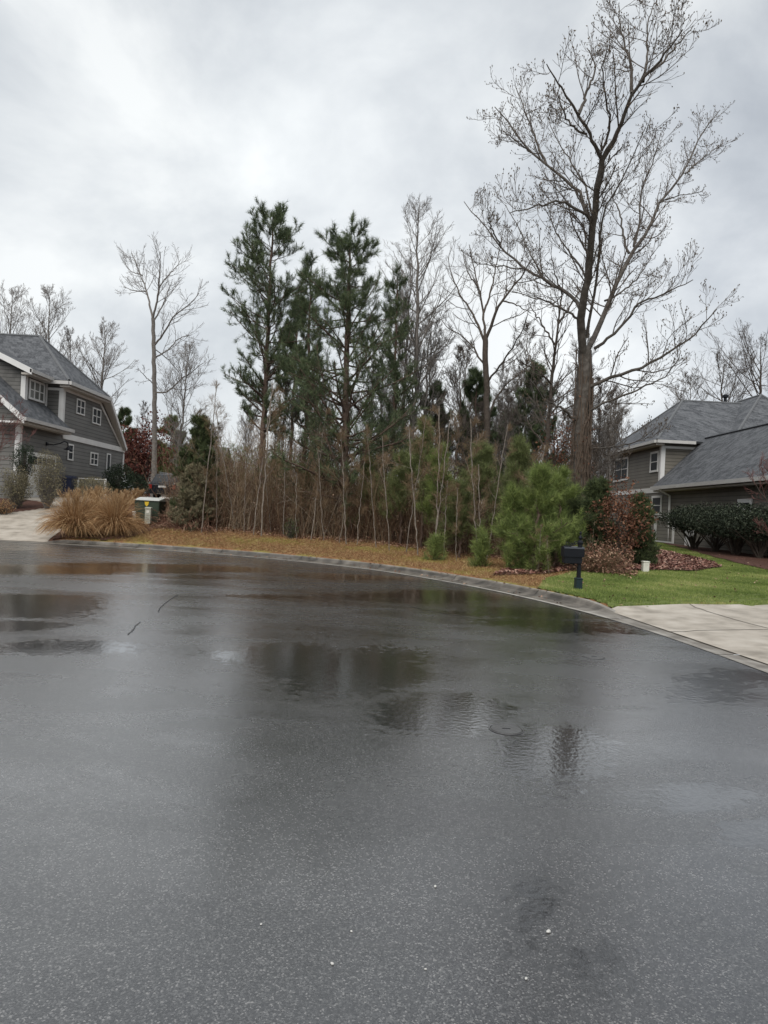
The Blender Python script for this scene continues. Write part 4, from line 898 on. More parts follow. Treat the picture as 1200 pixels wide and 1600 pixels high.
# ---- the tall tulip tree on the right
limbs = [
 ([(905, 900), (904, 760), (906, 700), (909, 640), (913, 585), (914, 548)], 29, 23),
 ([(914, 560), (908, 541), (907, 492), (917, 437), (925, 375), (929, 333), (935, 283), (941, 246)], 15, 8.5),
 ([(941, 250), (950, 233), (971, 196), (987, 146), (1017, 112), (1046, 75), (1067, 46)], 7.5, 1.5),
 ([(987, 146), (987, 104), (973, 62), (967, 8)], 5, 1.5), ([(1005, 128), (1012, 90), (1010, 45), (1022, 5)], 4, 1.2), ([(1017, 112), (1035, 96), (1062, 66), (1083, 40)], 3.5, 1.2),
 ([(941, 250), (925, 217), (904, 179), (887, 154), (867, 121), (854, 100)], 6, 1.4), ([(904, 179), (917, 146), (933, 104), (917, 75)], 5, 1.4), ([(917, 210), (899, 204), (880, 180), (872, 140)], 3.5, 1.2), ([(940, 235), (955, 200), (948, 150), (940, 110), (950, 70)], 4, 1.2),
 ([(923, 345), (917, 335), (904, 296), (854, 258), (821, 229), (792, 187), (773, 167)], 6, 1.4), ([(854, 258), (825, 187), (808, 142)], 4.5, 1.4), ([(830, 238), (800, 215), (775, 195)], 3, 1), ([(925, 335), (913, 285), (888, 245), (862, 205), (858, 190)], 3.5, 1.2),
 ([(923, 342), (900, 325), (879, 312), (837, 323), (796, 333)], 5, 1.2),
 ([(910, 490), (896, 462), (867, 446), (821, 421), (783, 387), (754, 350), (735, 330), (725, 315)], 7, 1.4), ([(783, 387), (765, 350), (762, 320)], 3.5, 1.1), ([(850, 438), (830, 400), (808, 350), (790, 320)], 3.5, 1.2), ([(821, 421), (770, 415), (735, 410)], 3, 1),
 ([(915, 552), (933, 517), (954, 467), (968, 430), (983, 400), (1017, 354), (1029, 317), (1071, 271), (1087, 225), (1105, 195), (1125, 172)], 10.5, 1.6), ([(1071, 271), (1100, 245), (1128, 225)], 3.5, 1.1), ([(1029, 317), (1060, 305), (1095, 300)], 3, 1),
 ([(983, 396), (971, 362), (971, 329), (958, 317), (955, 290)], 5, 1.4), ([(990, 385), (1000, 340), (1002, 292), (1021, 250), (1033, 208)], 4.5, 1.4),
 ([(917, 528), (925, 479), (937, 408), (937, 358), (950, 317), (987, 250), (1008, 200)], 5.5, 1.2),
 ([(928, 545), (950, 529), (975, 508), (1000, 471), (1042, 458), (1083, 437)], 6, 1.4),
 ([(908, 612), (940, 595), (1000, 575), (1035, 555), (1080, 530), (1120, 483)], 7, 1.6), ([(908, 650), (950, 625), (1000, 608), (1040, 590), (1062, 558)], 5, 1.3),
 ([(905, 702), (950, 700), (1000, 690), (1020, 684)], 4, 1.2), ([(907, 500), (883, 483), (842, 467), (800, 455)], 4.5, 1.2), ([(905, 660), (880, 640), (850, 625), (826, 590)], 5, 1.2),
 ([(917, 437), (905, 415), (880, 380), (862, 350), (850, 320)], 4, 1.2), ([(945, 470), (975, 455), (1000, 430), (1022, 395)], 4, 1.2)]
big, bA, bR, bloc = traced_tree('tulip_tree', 'tallest bare tree, forked grey trunk wrapped in vines, with seed cups on its twigs', (905, 880), 24, limbs, bark_big, twig_dk, (bud_m, .5), n2=8, n3=7, n4=4, seed=7, twr=.009)
gv = G(); nv = 70                                         # dead vines clinging to the lower trunk
z_ = np.linspace(0, 1, 14); Pv = []
for k in range(nv):
    a0 = rng.uniform(0, 6.28); top = rng.uniform(.45, 1.0); px = np.interp(z_ * top, [0, .35, .55, .78, 1], [905, 906, 909, 913, 914]); py = np.interp(z_ * top, [0, 1], [862, 545])
    c_ = np.array([P(a, b, 24) for a, b in zip(px, py)]); rad = np.linspace(.32, .25, 14) * rng.uniform(.9, 1.2); aa = a0 + np.cumsum(rng.normal(size=14) * .25)
    Pv.append(c_ + np.stack([np.cos(aa) * rad, np.sin(aa) * rad, 0 * rad], 1))
Pv = np.array(Pv); gv.tubes(Pv, np.full(Pv.shape[:2], .016) * rng.uniform(.6, 1.6, (nv, 1)), 4)
B, Rb = grow(Pv, np.full(Pv.shape[:2], .012), 9, .02, 1, R(60), 0, .6, -.5, 5, .35, lens=lambda t: .45 + 0 * t); gv.tubes(B, np.maximum(Rb, .006), 3)
lf = B[rng.random(len(B)) < .5].reshape(-1, 3); gv.build('vines', vine_m, big, bloc)
gv = G(); gv.flakes(lf[rng.random(len(lf)) < .25], .08); gv.build('dead_leaves', brown_m, big, bloc)

# ---- other traced bare trees
traced_tree('bare_tree', 'tall slim bare tree rising behind the dark SUV, crown forked wide at the top', (241, 770), 54,
 [([(241, 775), (241, 740), (241.5, 660), (241, 580), (240, 530), (239, 497)], 9.5, 6), ([(239, 500), (230, 457), (217, 423), (205, 395)], 4, 1.2), ([(239, 497), (247, 463), (250, 423), (250, 393)], 4, 1.2),
  ([(241, 540), (257, 520), (273, 490), (297, 477), (311, 458)], 3.5, 1), ([(241, 560), (262, 548), (280, 527), (300, 523)], 3, 1), ([(242, 613), (252, 612), (260, 617), (277, 597), (297, 583), (318, 567)], 3, 1), ([(229, 455), (212, 455), (192, 448)], 2.5, .8), ([(241, 545), (262, 560), (285, 590)], 2, .8),
  ([(240, 600), (228, 590), (216, 575)], 2, .8), ([(248, 450), (262, 430), (275, 418), (283, 405)], 2.5, .8), ([(222, 430), (205, 425), (195, 412)], 2, .8), ([(241, 500), (258, 470), (268, 440)], 3, .8)], bark_gr, twig_gr, n2=6, n3=6, n4=4, lt=.62, seed=3, twr=.014)
traced_tree('bare_tree', 'vase-shaped bare tree with dark trunk left of the tallest tree', (761, 800), 31,
 [([(762, 810), (762, 740), (761, 680), (760, 620), (759, 570), (758, 525)], 12, 9), ([(758, 530), (755, 480), (747, 450), (740, 412), (733, 382)], 5, 1.2), ([(759, 530), (777, 480), (800, 450), (819, 427), (835, 400)], 6, 1.3), ([(759, 540), (740, 491), (717, 457), (704, 431), (700, 400)], 5, 1.2),
  ([(756, 488), (768, 455), (777, 405), (785, 370)], 4, 1.2), ([(761, 650), (785, 604), (811, 585), (838, 560)], 4, 1.2), ([(761, 575), (732, 532), (702, 514), (690, 500)], 4, 1.1), ([(785, 470), (805, 475), (830, 490)], 3, 1), ([(760, 600), (790, 560), (815, 520), (825, 490)], 4, 1.1), ([(747, 450), (730, 425), (722, 390)], 3, 1)], bark_dk, twig_dk, n2=6, n3=5, n4=3, lt=.5, seed=5, twr=.009)
traced_tree('bare_tree', 'dark crooked bare tree close on the left of the tallest tree trunk', (850, 800), 27,
 [([(852, 820), (851, 740), (856, 680), (862, 600), (868, 540), (873, 500), (878, 460), (880, 420)], 11, 1.2), ([(868, 540), (850, 515), (838, 490), (825, 470)], 4, 1.1), ([(873, 505), (890, 480), (905, 455), (915, 430)], 4, 1.1), ([(862, 600), (842, 580), (822, 570), (806, 560)], 4, 1.1), ([(857, 650), (880, 625), (895, 600)], 3.5, 1), ([(878, 460), (868, 430), (862, 400)], 3, 1), ([(853, 700), (830, 670), (818, 640)], 4, 1.1)], bark_dk, twig_dk, n2=7, n3=5, n4=3, lt=.5, seed=9, twr=.009, extra=True)
bare_tree('bare_tree', 'tall narrow bare tree with many upswept twigs right of the pines', on(643, 34), 15.6, .17, lean=(-.35, 0), first=.30, dens=1.6, spread=.20, bark=bark_gr, twig=twig_gr, twr=.009)
bare_tree('bare_tree', 'bare tree with upswept crown just behind the right dark pine', on(622, 36), 13.2, .14, lean=(0, 0), first=.35, dens=1.1, spread=.18, twr=.009)
# trees over the left house roof
bare_tree('bare_tree', 'bare tree standing alone above the low end of the left house roof', on(150, 62), 15.2, .20, first=.30, dens=1.3, spread=.24, twig=twig_far, twr=.015)
bare_tree('bare_tree', 'bare tree rising over the ridge end of the left house roof', on(72, 64), 18.6, .2, lean=(-.6, 0), first=.35, dens=1.3, spread=.22, twig=twig_far, twr=.015)
bare_tree('bare_tree', 'bare tree at the left picture edge above the house roof', on(8, 62), 17.6, .2, lean=(-.3, 0), first=.35, dens=1.3, spread=.26, twig=twig_far, twr=.015)
bare_tree('bare_tree', 'smaller bare tree low between two taller ones behind the left roof', on(98, 66), 15.5, .14, first=.4, dens=1, spread=.2, twig=twig_far, twr=.015)
bare_tree('bare_tree', 'small pale bare tree just right of the tall slim one behind the car', on(272, 52), 11.5, .12, lean=(.5, 0), first=.3, dens=1, spread=.28, twig=twig_far, twr=.013)
# trees over the right house roof
bare_tree('bare_tree', 'spreading bare tree behind the right house at the picture edge', on(1185, 58), 16.2, .28, lean=(-.5, 0), first=.3, dens=1.3, habit='wide', spread=.42, bark=bark_dk, twig=twig_dk, twr=.015)
bare_tree('bare_tree', 'bare tree rising behind the ridge of the right house roof', on(1118, 60), 15.6, .2, first=.35, dens=1.1, habit='wide', spread=.30, bark=bark_dk, twig=twig_dk, twr=.015)
bare_tree('bare_tree', 'slender bare tree above the hip end of the right house roof', on(1068, 60), 13.5, .14, first=.4, dens=1, spread=.25, bark=bark_dk, twig=twig_dk, twr=.015)

# ------------------------------------------------------------ pines
def pine(name, label, loc, H, r0, base, spread, tuft=28, ln=.24, m=pine_m, lean=(0, 0), n1=46, group=None, up=.55, ang=62, wd=.012, shape=None, sub=8, bark=bark_pine, dead=8, spr=.55, sub2=3):
    t_ = thing(name, label, 'pine tree', loc, group)
    T_, Rt = trunkline([(0, 0, -.3), (lean[0] * .3, lean[1] * .3, H * .33), (lean[0] * .7, lean[1] * .7, H * .7), (lean[0], lean[1], H)], r0, .02, 26, .025)
    g1 = G(); g1.tubes(T_, flare(Rt, .2), 9)
    shp = shape or (lambda u: (1 - u) ** .7 * .95 + .10)
    prof = lambda t: spread * shp(np.clip((t - base) / (1 - base), 0, 1))
    A, Ra = grow(T_, Rt, n1, base, .985, R(ang), 0, .36, up, 9, .07, lens=prof)
    if dead:
        Z_, Rz = grow(T_, Rt, dead, base * .35, base, R(85), 0, .2, -.1, 6, .12, lens=lambda t: spread * .55 + 0 * t); g1.tubes(Z_, np.maximum(Rz, .008), 4)
    g1.tubes(A, np.maximum(Ra, .008), 5)
    B, Rb = grow(A, Ra, sub, .25, .98, R(45), .36, .6, .45, 5, .10, .25); g1.tubes(B, np.maximum(Rb, .006), 3)
    Cc, Rc = grow(B, Rb, sub2, .3, .95, R(42), .5, .7, .4, 3, .1, .15)
    g1.build('trunk', bark, t_, smooth=True)
    g2 = G(); pos, dr = [], []
    for Q in (A, B, Cc): pos.append(Q[:, -1]); dr.append(Q[:, -1] - Q[:, -2])
    for Q, ts in ((A, (.62, .8, .9)), (B, (.4, .62, .85)), (Cc, (.6,))):
        for tt in ts:
            p_, tg, _, _ = sample(Q, np.full((len(Q), 1), tt)); pos.append(p_[:, 0]); dr.append(tg[:, 0])
    pos.append(T_[:, -1] + (0, 0, .05)); dr.append(np.array([(0, 0, 1.)]))
    pos = np.vstack(pos); dr = unit(np.vstack(dr)) + np.array((0, 0, .45))
    g2.needles(pos, dr, tuft, ln, wd, spr, back=.9); g2.build('crown', m, t_); return t_
pine('pine_tree', 'tallest dark pine with bare lower trunk, left of the pine group', on(406, 28.5), 12.6, .15, .30, 2.05, lean=(-.1, .2), n1=100, tuft=9, ln=.20, shape=lambda u: .62 + .5 * np.sin(u * 2.6) - .55 * u ** 3, up=.5, ang=64)
pine('pine_tree', 'broad dark pine with stout reddish trunk and wide lower limbs, mid group', on(537, 26.5), 11.4, .19, .13, 3.0, lean=(-.3, .1), n1=104, tuft=10, ln=.23, shape=lambda u: (1 - u) ** .62 * .95 + .20, up=.28, ang=74)
pine('pine_tree', 'narrow dark pine standing between the two largest pines', on(474, 32), 11.6, .13, .33, 1.35, lean=(-.2, 0), n1=50, tuft=7, ln=.22, up=.9, shape=lambda u: (1 - u) * .6 + .4)
pine('pine_tree', 'narrow dark pine at the right of the pine group, partly behind bare twigs', on(612, 31), 11.0, .12, .28, 1.5, lean=(-.25, 0), n1=46, tuft=7, ln=.22, up=.8, shape=lambda u: (1 - u) * .6 + .4)
pine('pine_tree', 'thin pine in the background gap between the two largest pines', on(450, 36), 11.0, .11, .45, 1.4, n1=34, tuft=22, ln=.26, up=.8)
pine('pine_tree', 'dark pine deep behind the saplings right of the pine group', on(668, 38), 7.6, .13, .45, 1.6, n1=34, tuft=22, ln=.26, up=.6)
pine('pine_tree', 'dark bushy pine behind the vase-shaped bare tree trunk', on(735, 38), 8.6, .13, .22, 2.0, n1=44, tuft=24, ln=.28, up=.5)
pine('pine_tree', 'dark ragged pine left of the tallest tree trunk', on(828, 34), 8.3, .14, .30, 1.9, n1=40, tuft=22, ln=.25, up=.5, m=pine_m)
pine('pine_tree', 'dark pine low behind the thicket between the bare trees', on(790, 36), 6.2, .12, .15, 1.9, n1=40, tuft=22, ln=.25, up=.4)
pine('pine_tree', 'distant pine right of the red-leaved tree, behind the car', on(262, 70), 8.0, .16, .2, 2.8, n1=40, tuft=20, ln=.4, wd=.03, m=pine_o)
pine('pine_tree', 'distant dark pine between the left house and the red-leaved tree', on(188, 74), 9.2, .16, .2, 2.4, n1=40, tuft=20, ln=.4, wd=.03, m=pine_m)
# low boughs across the gap between the two big pines
# ---- young pines at the thicket edge: soft, bright, bushy
def young(px, pyt, Y, sp, label, m=pine_y, base=.04, n1=30, ln=.22, tuft=16, spr=.65):
    Y = Y + .8 if Y > 20.9 else Y; sp *= 1.05; tuft = int(tuft * .7) if Y > 20.5 else tuft; base = .28 if Y > 20.5 else max(base, .1); l = on(px, Y); top = P(px, pyt, Y)[2]; H = top - l[2]
    return pine('young_pine', label, l, H, .03 + H * .006, base, sp, tuft=tuft, ln=ln, m=m, n1=n1, up=.75, ang=56, wd=.008, sub=6, dead=0, spr=spr, lean=(rng.normal() * .12, 0), bark=bark_pine, shape=lambda u: (1 - u) ** 1.05 * 1.05 + .07, sub2=2)
young(838, 737, 18.6, 1.05, 'brightest green young pine in front, just left of the mailbox', n1=34)
young(872, 742, 19.6, 1.0, 'bright young pine directly behind the mailbox', n1=30)
young(800, 770, 18.9, .75, 'short green young pine left of the brightest one')
young(747, 700, 21.5, 1.15, 'tall young pine with pointed top below the vase-shaped bare tree', m=pine_o, n1=44)
young(805, 692, 23.0, 1.1, 'tall blue-green young pine behind the bright front pines', m=pine_o, n1=42)
young(660, 662, 23.5, 1.15, 'tallest young pine of the thicket, right of the broad dark pine', m=pine_o, n1=46)
young(690, 705, 22.0, .95, 'olive young pine behind twin pale sapling stems', m=pine_y)
young(628, 712, 24.0, 1.0, 'olive young pine between the broad pine and the tallest young pine', m=pine_o)
young(578, 722, 25.0, .9, 'greyish green young pine right beside the broad pine trunk', m=pine_o)
young(722, 760, 21.0, .75, 'small olive young pine amid brown brush', m=pine_o)
young(470, 735, 27.5, .8, 'thin yellow-green young pine in brush between the two big pines', m=pine_o, tuft=18)
young(890, 765, 20.5, .9, 'dark green young pine behind the mailbox at the right', m=cedar_m)
young(680, 843, 20.8, .16, 'tiny green pine seedling under the twin pale saplings', m=pine_y, n1=12, tuft=9)
young(757, 835, 19.3, .18, 'tiny pale green pine seedling at the leaf edge below the tall young pine', m=pine_y, n1=12, tuft=9)
young(430, 722, 28.5, .8, 'faint olive young pine behind pale saplings', m=pine_o, tuft=16)

# ---- cedars and leafy shrubs
def cloud_shrub(name, label, loc, rx, ry, z0, z1, n, leaf, m, stems=7, cat='shrub', group=None, rz_=None, stem_m=bark_dk, lump=.22, cone=0, hollow=.55, stemr=.02):
    t_ = thing(name, label, cat, loc, group); zc, hz = (z0 + z1) / 2, (z1 - z0) / 2
    d = unit(rng.normal(size=(n, 3))); r_ = hollow + (1 - hollow) * rng.random(n) ** .6
    ph = rng.uniform(0, 6.28, (7, 3)); fr = rng.uniform(2, 5, (7, 3)); lm = sum(np.sin(d @ fr[k] + ph[k, 0]) for k in range(7)) / 3.5
    r_ = r_ * (1 + lump * lm); p = d * r_[:, None] * np.array((rx, ry, hz)); 
    if cone: s_ = 1 - cone * (p[:, 2] / hz + 1) / 2; p[:, 0] *= s_; p[:, 1] *= s_
    p[:, 2] += zc
    g1 = G(); tgt = p[rng.integers(0, n, stems * 9)]; root = np.c_[rng.normal(size=(stems * 9, 2)) * .10 * rx, np.full(stems * 9, -.05)]
    t3 = np.linspace(0, 1, 6)[None, :, None]; Q = root[:, None] * (1 - t3) + tgt[:, None] * t3; Q[:, 1:-1] += rng.normal(size=Q[:, 1:-1].shape) * .04; Q[..., :2] *= (.35 + .65 * np.linspace(0, 1, 6) ** .8)[None, :, None]
    g1.tubes(Q, np.linspace(1, .25, 6)[None] * stemr * rng.uniform(.4, 1.2, (len(Q), 1)), 5); g1.build('stems', stem_m, t_)
    g2 = G(); g2.flakes(p, leaf, curl=.35); g2.build('foliage', m, t_); return t_
def cedar(label, px, pyt, Y, sp, m=cedar_m, base=.02, n1=60):
    l = on(px, Y); H = P(px, pyt, Y)[2] - l[2]
    return pine('cedar_tree', label, l, H, .06, base, sp, tuft=18, ln=.10, m=m, n1=n1, up=.6, ang=68, wd=.010, sub=11, dead=0, spr=.7, bark=bark_dk, shape=lambda u: (1 - u) ** .75 * .95 + .06, sub2=4)
cedar('conical green cedar at the left end of the thicket beside the car', 306, 660, 27.0, 1.15, n1=80)
cedar('bushy olive cedar low in front of the conical cedar', 300, 735, 26.4, .95, m=olive_m)
cedar('small dark green cedar beside the right house, at the end of the brown-leaved brush', 1000, 786, 21.5, .50, n1=50)
cedar('dark cedar between the mailbox pines and the brown-leaved tree', 930, 760, 21.0, .85)
cloud_shrub('beech_shrub', 'rust-brown leafy young beech in front of the right house', on(966, 20.6), .85, .7, .15, P(966, 752, 20.6)[2] - on(966, 20.6)[2], 2600, .085, brown_m, stems=6, hollow=.25, lump=.4)
cloud_shrub('brush_pile', 'tangle of brown vines and dead leaves right of the mailbox', on(940, 18.8), 1.0, .7, -.1, .85, 1700, .07, litter_m, stems=40, hollow=.2, stem_m=brush_m, stemr=.010, lump=.4)
cloud_shrub('evergreen_bush', 'tiny dark evergreen bush at the leaf edge below the two big pines', on(457, 25.4), .30, .3, .0, .8, 420, .05, cedar_m, hollow=.3)
cloud_shrub('red_oak', 'tree still holding dark red leaves behind the left house', on(214, 62), 2.3, 2.0, .9, 7.0, 3600, .26, red_m, stems=5, cat='tree', hollow=.15, lump=.45, stemr=.09)
cloud_shrub('red_maple', 'reddish leafy young tree under the left limbs of the tallest tree', on(870, 27), 1.0, 1.0, 2.0, 5.4, 900, .10, brown_m, stems=5, cat='tree', hollow=.1, lump=.5, stemr=.04)
# drive shrubs, left
cloud_shrub('dormant_shrub', 'rounded brown twiggy shrub by the left picture edge', on(25, 28.5), .62, .6, .1, 1.72, 5000, .05, olive_m, stems=45, hollow=.2, stem_m=twig_gr, stemr=.010)
cloud_shrub('dormant_shrub', 'taller brown twiggy shrub beside the drive, leaning right under the wall lamp', on(73, 28.8), .70, .6, .1, P(73, 700, 28.8)[2] - on(73, 28.8)[2], 5600, .05, olive_m, stems=55, hollow=.2, stem_m=twig_gr, stemr=.010)
cloud_shrub('evergreen_shrub', 'dark round evergreen against the garage wall behind the twiggy shrubs', on(33, 30.2), .48, .5, 1.0, 2.55, 2200, .06, holly_m, hollow=.4)
cloud_shrub('evergreen_shrub', 'dark round evergreen bush at the far corner of the left house', on(184, 40), .90, .8, .05, 2.05, 4200, .085, holly_m, hollow=.4, lump=.12)
cloud_shrub('evergreen_shrub', 'lower dark green bush between the round evergreen and the car', on(211, 42), .85, .8, .05, 1.65, 3000, .085, holly_m, hollow=.4)
cloud_shrub('pale_shrub', 'low yellow-green shrub behind the tan grass near the blue bin', on(143, 34), .95, .7, .05, 1.15, 3600, .05, olive_m, hollow=.4)
cloud_shrub('low_shrub', 'small tawny shrub low at the left picture edge in the mulch', on(4, 27.2), .5, .5, .0, .6, 900, .05, straw_m, hollow=.3)
# hedge of four stemmed evergreens along the right garage wall
for (px, Y, s_, lab) in [(1086, 31.2, 1.0, 'evergreen at the left end of the hedge along the garage wall, before the white door'), (1119, 29.3, 1.0, 'second evergreen from the left in the garage wall hedge'),
                         (1152, 27.6, 1.02, 'third evergreen from the left in the garage wall hedge, below the small window'), (1190, 26.0, 1.0, 'evergreen of the garage wall hedge nearest the right picture edge')]:
    l = on(px, Y); cloud_shrub('hedge_shrub', lab, l, 1.5, 1.2, .72, 1.95, 9000, .085, hedge_m, stems=3, group='evergreens hedged along the garage wall', hollow=.2, lump=.25, stemr=.04, stem_m=bark_dk)
bare_tree('japanese_maple', 'small reddish bare ornamental tree at the right picture edge before the garage', on(1222, 22.0), 3.4, .05, first=.18, dens=.7, habit='wide', spread=.45, bark=bark_dk, twig=mat('maple_twigs', [(0, (.08, .03, .028)), (1, (.19, .09, .08))], .8), twr=.008, rough=.02)
bare_tree('ornamental_maple', 'reddish fine-twigged tree at the left edge before the house gable', on(-26, 27), 4.4, .05, first=.2, dens=.7, habit='wide', spread=.40, bark=bark_dk, twig=bpy.data.materials['maple_twigs'], twr=.009, rough=.02)

# ---- ornamental grass clumps
def clump(label, loc, rad, hh, n, plumes, m=orn_m, group='tan ornamental grass clumps beside the left drive', seed=0):
    t_ = thing('ornamental_grass', label, 'grass clump', loc, group); g1 = G()
    az = rng.uniform(0, 2 * math.pi, n); ti = rng.random(n) ** .7; Ln = hh * rng.uniform(.75, 1.25, n) * 1.05; Nn = 7
    d = np.stack([np.cos(az) * np.sin(ti * .62), np.sin(az) * np.sin(ti * .62), np.cos(ti * .62)], 1); p = np.c_[np.cos(az) * rng.random(n) * rad * .28, np.sin(az) * rng.random(n) * rad * .28, np.zeros(n)]
    Q = [p]; dr = .10 + .42 * ti
    for k in range(Nn - 1):
        d = unit(d + np.stack([0 * az, 0 * az, -dr * (.3 + k * .24)], 1) + rng.normal(size=d.shape) * .04); Q.append(Q[-1] + d * (Ln / (Nn - 1))[:, None])
    Q = np.stack(Q, 1); Q[..., 2] = np.maximum(Q[..., 2], .02)
    W_ = np.array([.7, 1, 1, .9, .7, .5, .15]) * .012
    g1.ribbons(Q, np.broadcast_to(W_, (n, 7)) * rng.uniform(.7, 1.3, (n, 1)), rng.random(n)); g1.build('blades', m, t_)
    g2 = G(); n2 = plumes; az = rng.uniform(0, 2 * math.pi, n2); ti = rng.random(n2) * .40; d = np.stack([np.cos(az) * np.sin(ti), np.sin(az) * np.sin(ti), np.cos(ti)], 1); Ln = hh * rng.uniform(.95, 1.35, n2)
    t3 = np.linspace(0, 1, 5)[None, :, None]; Q = d[:, None] * Ln[:, None, None] * t3; Q[..., :2] *= (.8 + .5 * t3[..., 0] ** 2)[..., None]
    g2.ribbons(Q, np.full((n2, 5), .006)); tip = Q[:, -1]; td = unit(Q[:, -1] - Q[:, -2])
    g2.needles(np.repeat(tip, 3, 0) + np.tile(np.linspace(-.14, 0, 3), n2)[:, None] * np.repeat(td, 3, 0), np.repeat(td, 3, 0), 9, .11, .008, .32); g2.build('plumes', plume_m, t_); return t_
l = G0(117, 838); clump('left one of the two large tan grass clumps by the drive', l, .9, 1.22, 2400, 170)
l = G0(178, 836); clump('right one of the two large tan grass clumps, next to the green cabinet', l, .8, 1.18, 2200, 160)
l = on(150, 27.0); clump('tan grass clump behind and between the two large ones', l, .7, 1.0, 1200, 110)
for px, Y, lab in [(214, 32, 'small orange-tan grass clump behind the green cabinet'), (196, 31, 'small tan grass clump between the dark bushes and large clumps')]:
    clump(lab, on(px, Y), .4, .55, 800, 60, m=straw_m, group='small tawny grass clumps below the car')
# pale stones at the pad edge
for i, (px, Y) in enumerate([(262, 33), (268, 34.5), (257, 35)]):
    q = G(); a_ = rng.normal(size=(1, 3)); l = on(px, Y)
    ico = []
    for t1 in np.linspace(0, math.pi, 6):
        for t2 in np.linspace(0, 2 * math.pi, 9)[:-1]: ico.append((math.sin(t1) * math.cos(t2) * .38, math.sin(t1) * math.sin(t2) * .24, math.cos(t1) * .13))
    ico = np.array(ico) * (1 + rng.normal(size=(48, 1)) * .07); q.add(ico, [(a * 8 + b, a * 8 + (b + 1) % 8, (a + 1) * 8 + (b + 1) % 8, (a + 1) * 8 + b) for a in range(5) for b in range(8)])
    o = q.build('pale_stone', stone_m, smooth=True); o.location = l + (0, 0, .06); tag(o, 'flat pale stone lying below the parked dark car', 'stone', 'pale stones lying below the car')

# ------------------------------------------------------------ background woodland: individual bare trunks
protos = []
for k in range(5):
    H = [9, 10.5, 8, 11.5, 7.5][k]
    protos.append(bare_tree('woodland_tree', 'thin bare woodland tree among many behind the thicket', (0, 0, 0), H, [.07, .09, .06, .10, .05][k], 'thin bare trees deep in the wood', first=[.35, .45, .3, .5, .25][k], dens=.75, spread=[.16, .18, .17, .15, .2][k], lean=(rng.normal() * .4, 0), bark=[bark_dk, bark_gr, bark_dk, bark_gr, bark_dk][k], twig=[twig_dk, twig_gr, twig_dk, twig_dk, twig_gr][k], twr=.012, rough=.05))
r2 = np.random.default_rng(21); used_p = set(); cnt = 0
for i in range(125):
    Y = r2.uniform(30, 62); lo = 318 if Y < 45 else 262; px = r2.uniform(lo, 965) if i < 78 else r2.uniform(560, 960); k = r2.integers(0, 5); l = on(px, Y)
    if 20 < 0: continue
    s_ = r2.uniform(.6, 1.05) * (1.0 if px > 560 else .85) * (.8 if px < 380 else 1)
    if k not in used_p:
        used_p.add(k); protos[k].location = [float(q) for q in l]; protos[k].scale = (s_,) * 3; protos[k].rotation_euler = (0, 0, r2.uniform(0, 6))
    else: copy_thing(protos[k], l, r2.uniform(0, 6.28), s_)
# far ranks that close the view low down
for i in range(58):
    Y = r2.uniform(66, 110); px = r2.uniform(195, 1000) if i < 44 else r2.uniform(930, 1200); k = r2.integers(0, 5); copy_thing(protos[k], on(px, Y), r2.uniform(0, 6.28), r2.uniform(.75, 1.05))

# ---- saplings at the edge: pale slender stems
sp = []
for k in range(4):
    H = [3.6, 4.4, 3.0, 5.0][k]
    sp.append(bare_tree('sapling', 'slender pale-stemmed sapling among many at the thicket edge', (0, 0, 0), H, [.013, .017, .011, .019][k], 'pale saplings along the thicket edge', first=.35, dens=.22, spread=.16, bark=sap_m, twig=brush_m, lean=(rng.normal() * .25, rng.normal() * .2), twr=.004, rough=.012))
usedp = set()
spots = [(316, 25.6, 1.1), (383, 26, 1), (397, 25.5, 1.1), (409, 25.3, 1.15), (369, 26.5, .9), (340, 26, .9), (465, 25.3, 1.1), (489, 25.2, 1.0), (508, 25.0, 1.05), (533, 24.6, 1), (543, 24.4, 1), (637, 22.6, .9), (657, 21.6, 1.25), (680, 21.0, 1.25), (685, 20.9, 1.15), (697, 21.2, .9), (716, 20.6, .9), (612, 23, .8), (590, 23.6, .9), (560, 24.2, .9), (755, 19.6, .8), (845, 18.2, .45), (862, 18, .4), (445, 26, 1), (425, 26.4, .9)]
for i in range(16):
    px = r2.uniform(285, 830); dd_ = r2.uniform(.3, 7); l0 = np.interp(px, [285, 400, 540, 700, 850], [26.2, 25.8, 24.6, 21.2, 18.6]); spots.append((px, l0 + dd_, r2.uniform(.55, 1.15)))
for px, Y, s_ in spots:
    k = r2.integers(0, 4)
    if k not in usedp: usedp.add(k); sp[k].location = [float(q) for q in on(px, Y)]; sp[k].scale = (s_,) * 3
    else:
        c_ = copy_thing(sp[k], on(px, Y), r2.uniform(0, 6.28), (s_ * r2.uniform(.8, 1.3), s_ * r2.uniform(.8, 1.3), s_ * r2.uniform(.7, 1.15))); c_.rotation_euler = (r2.normal() * .09, r2.normal() * .09, r2.uniform(0, 6.28))

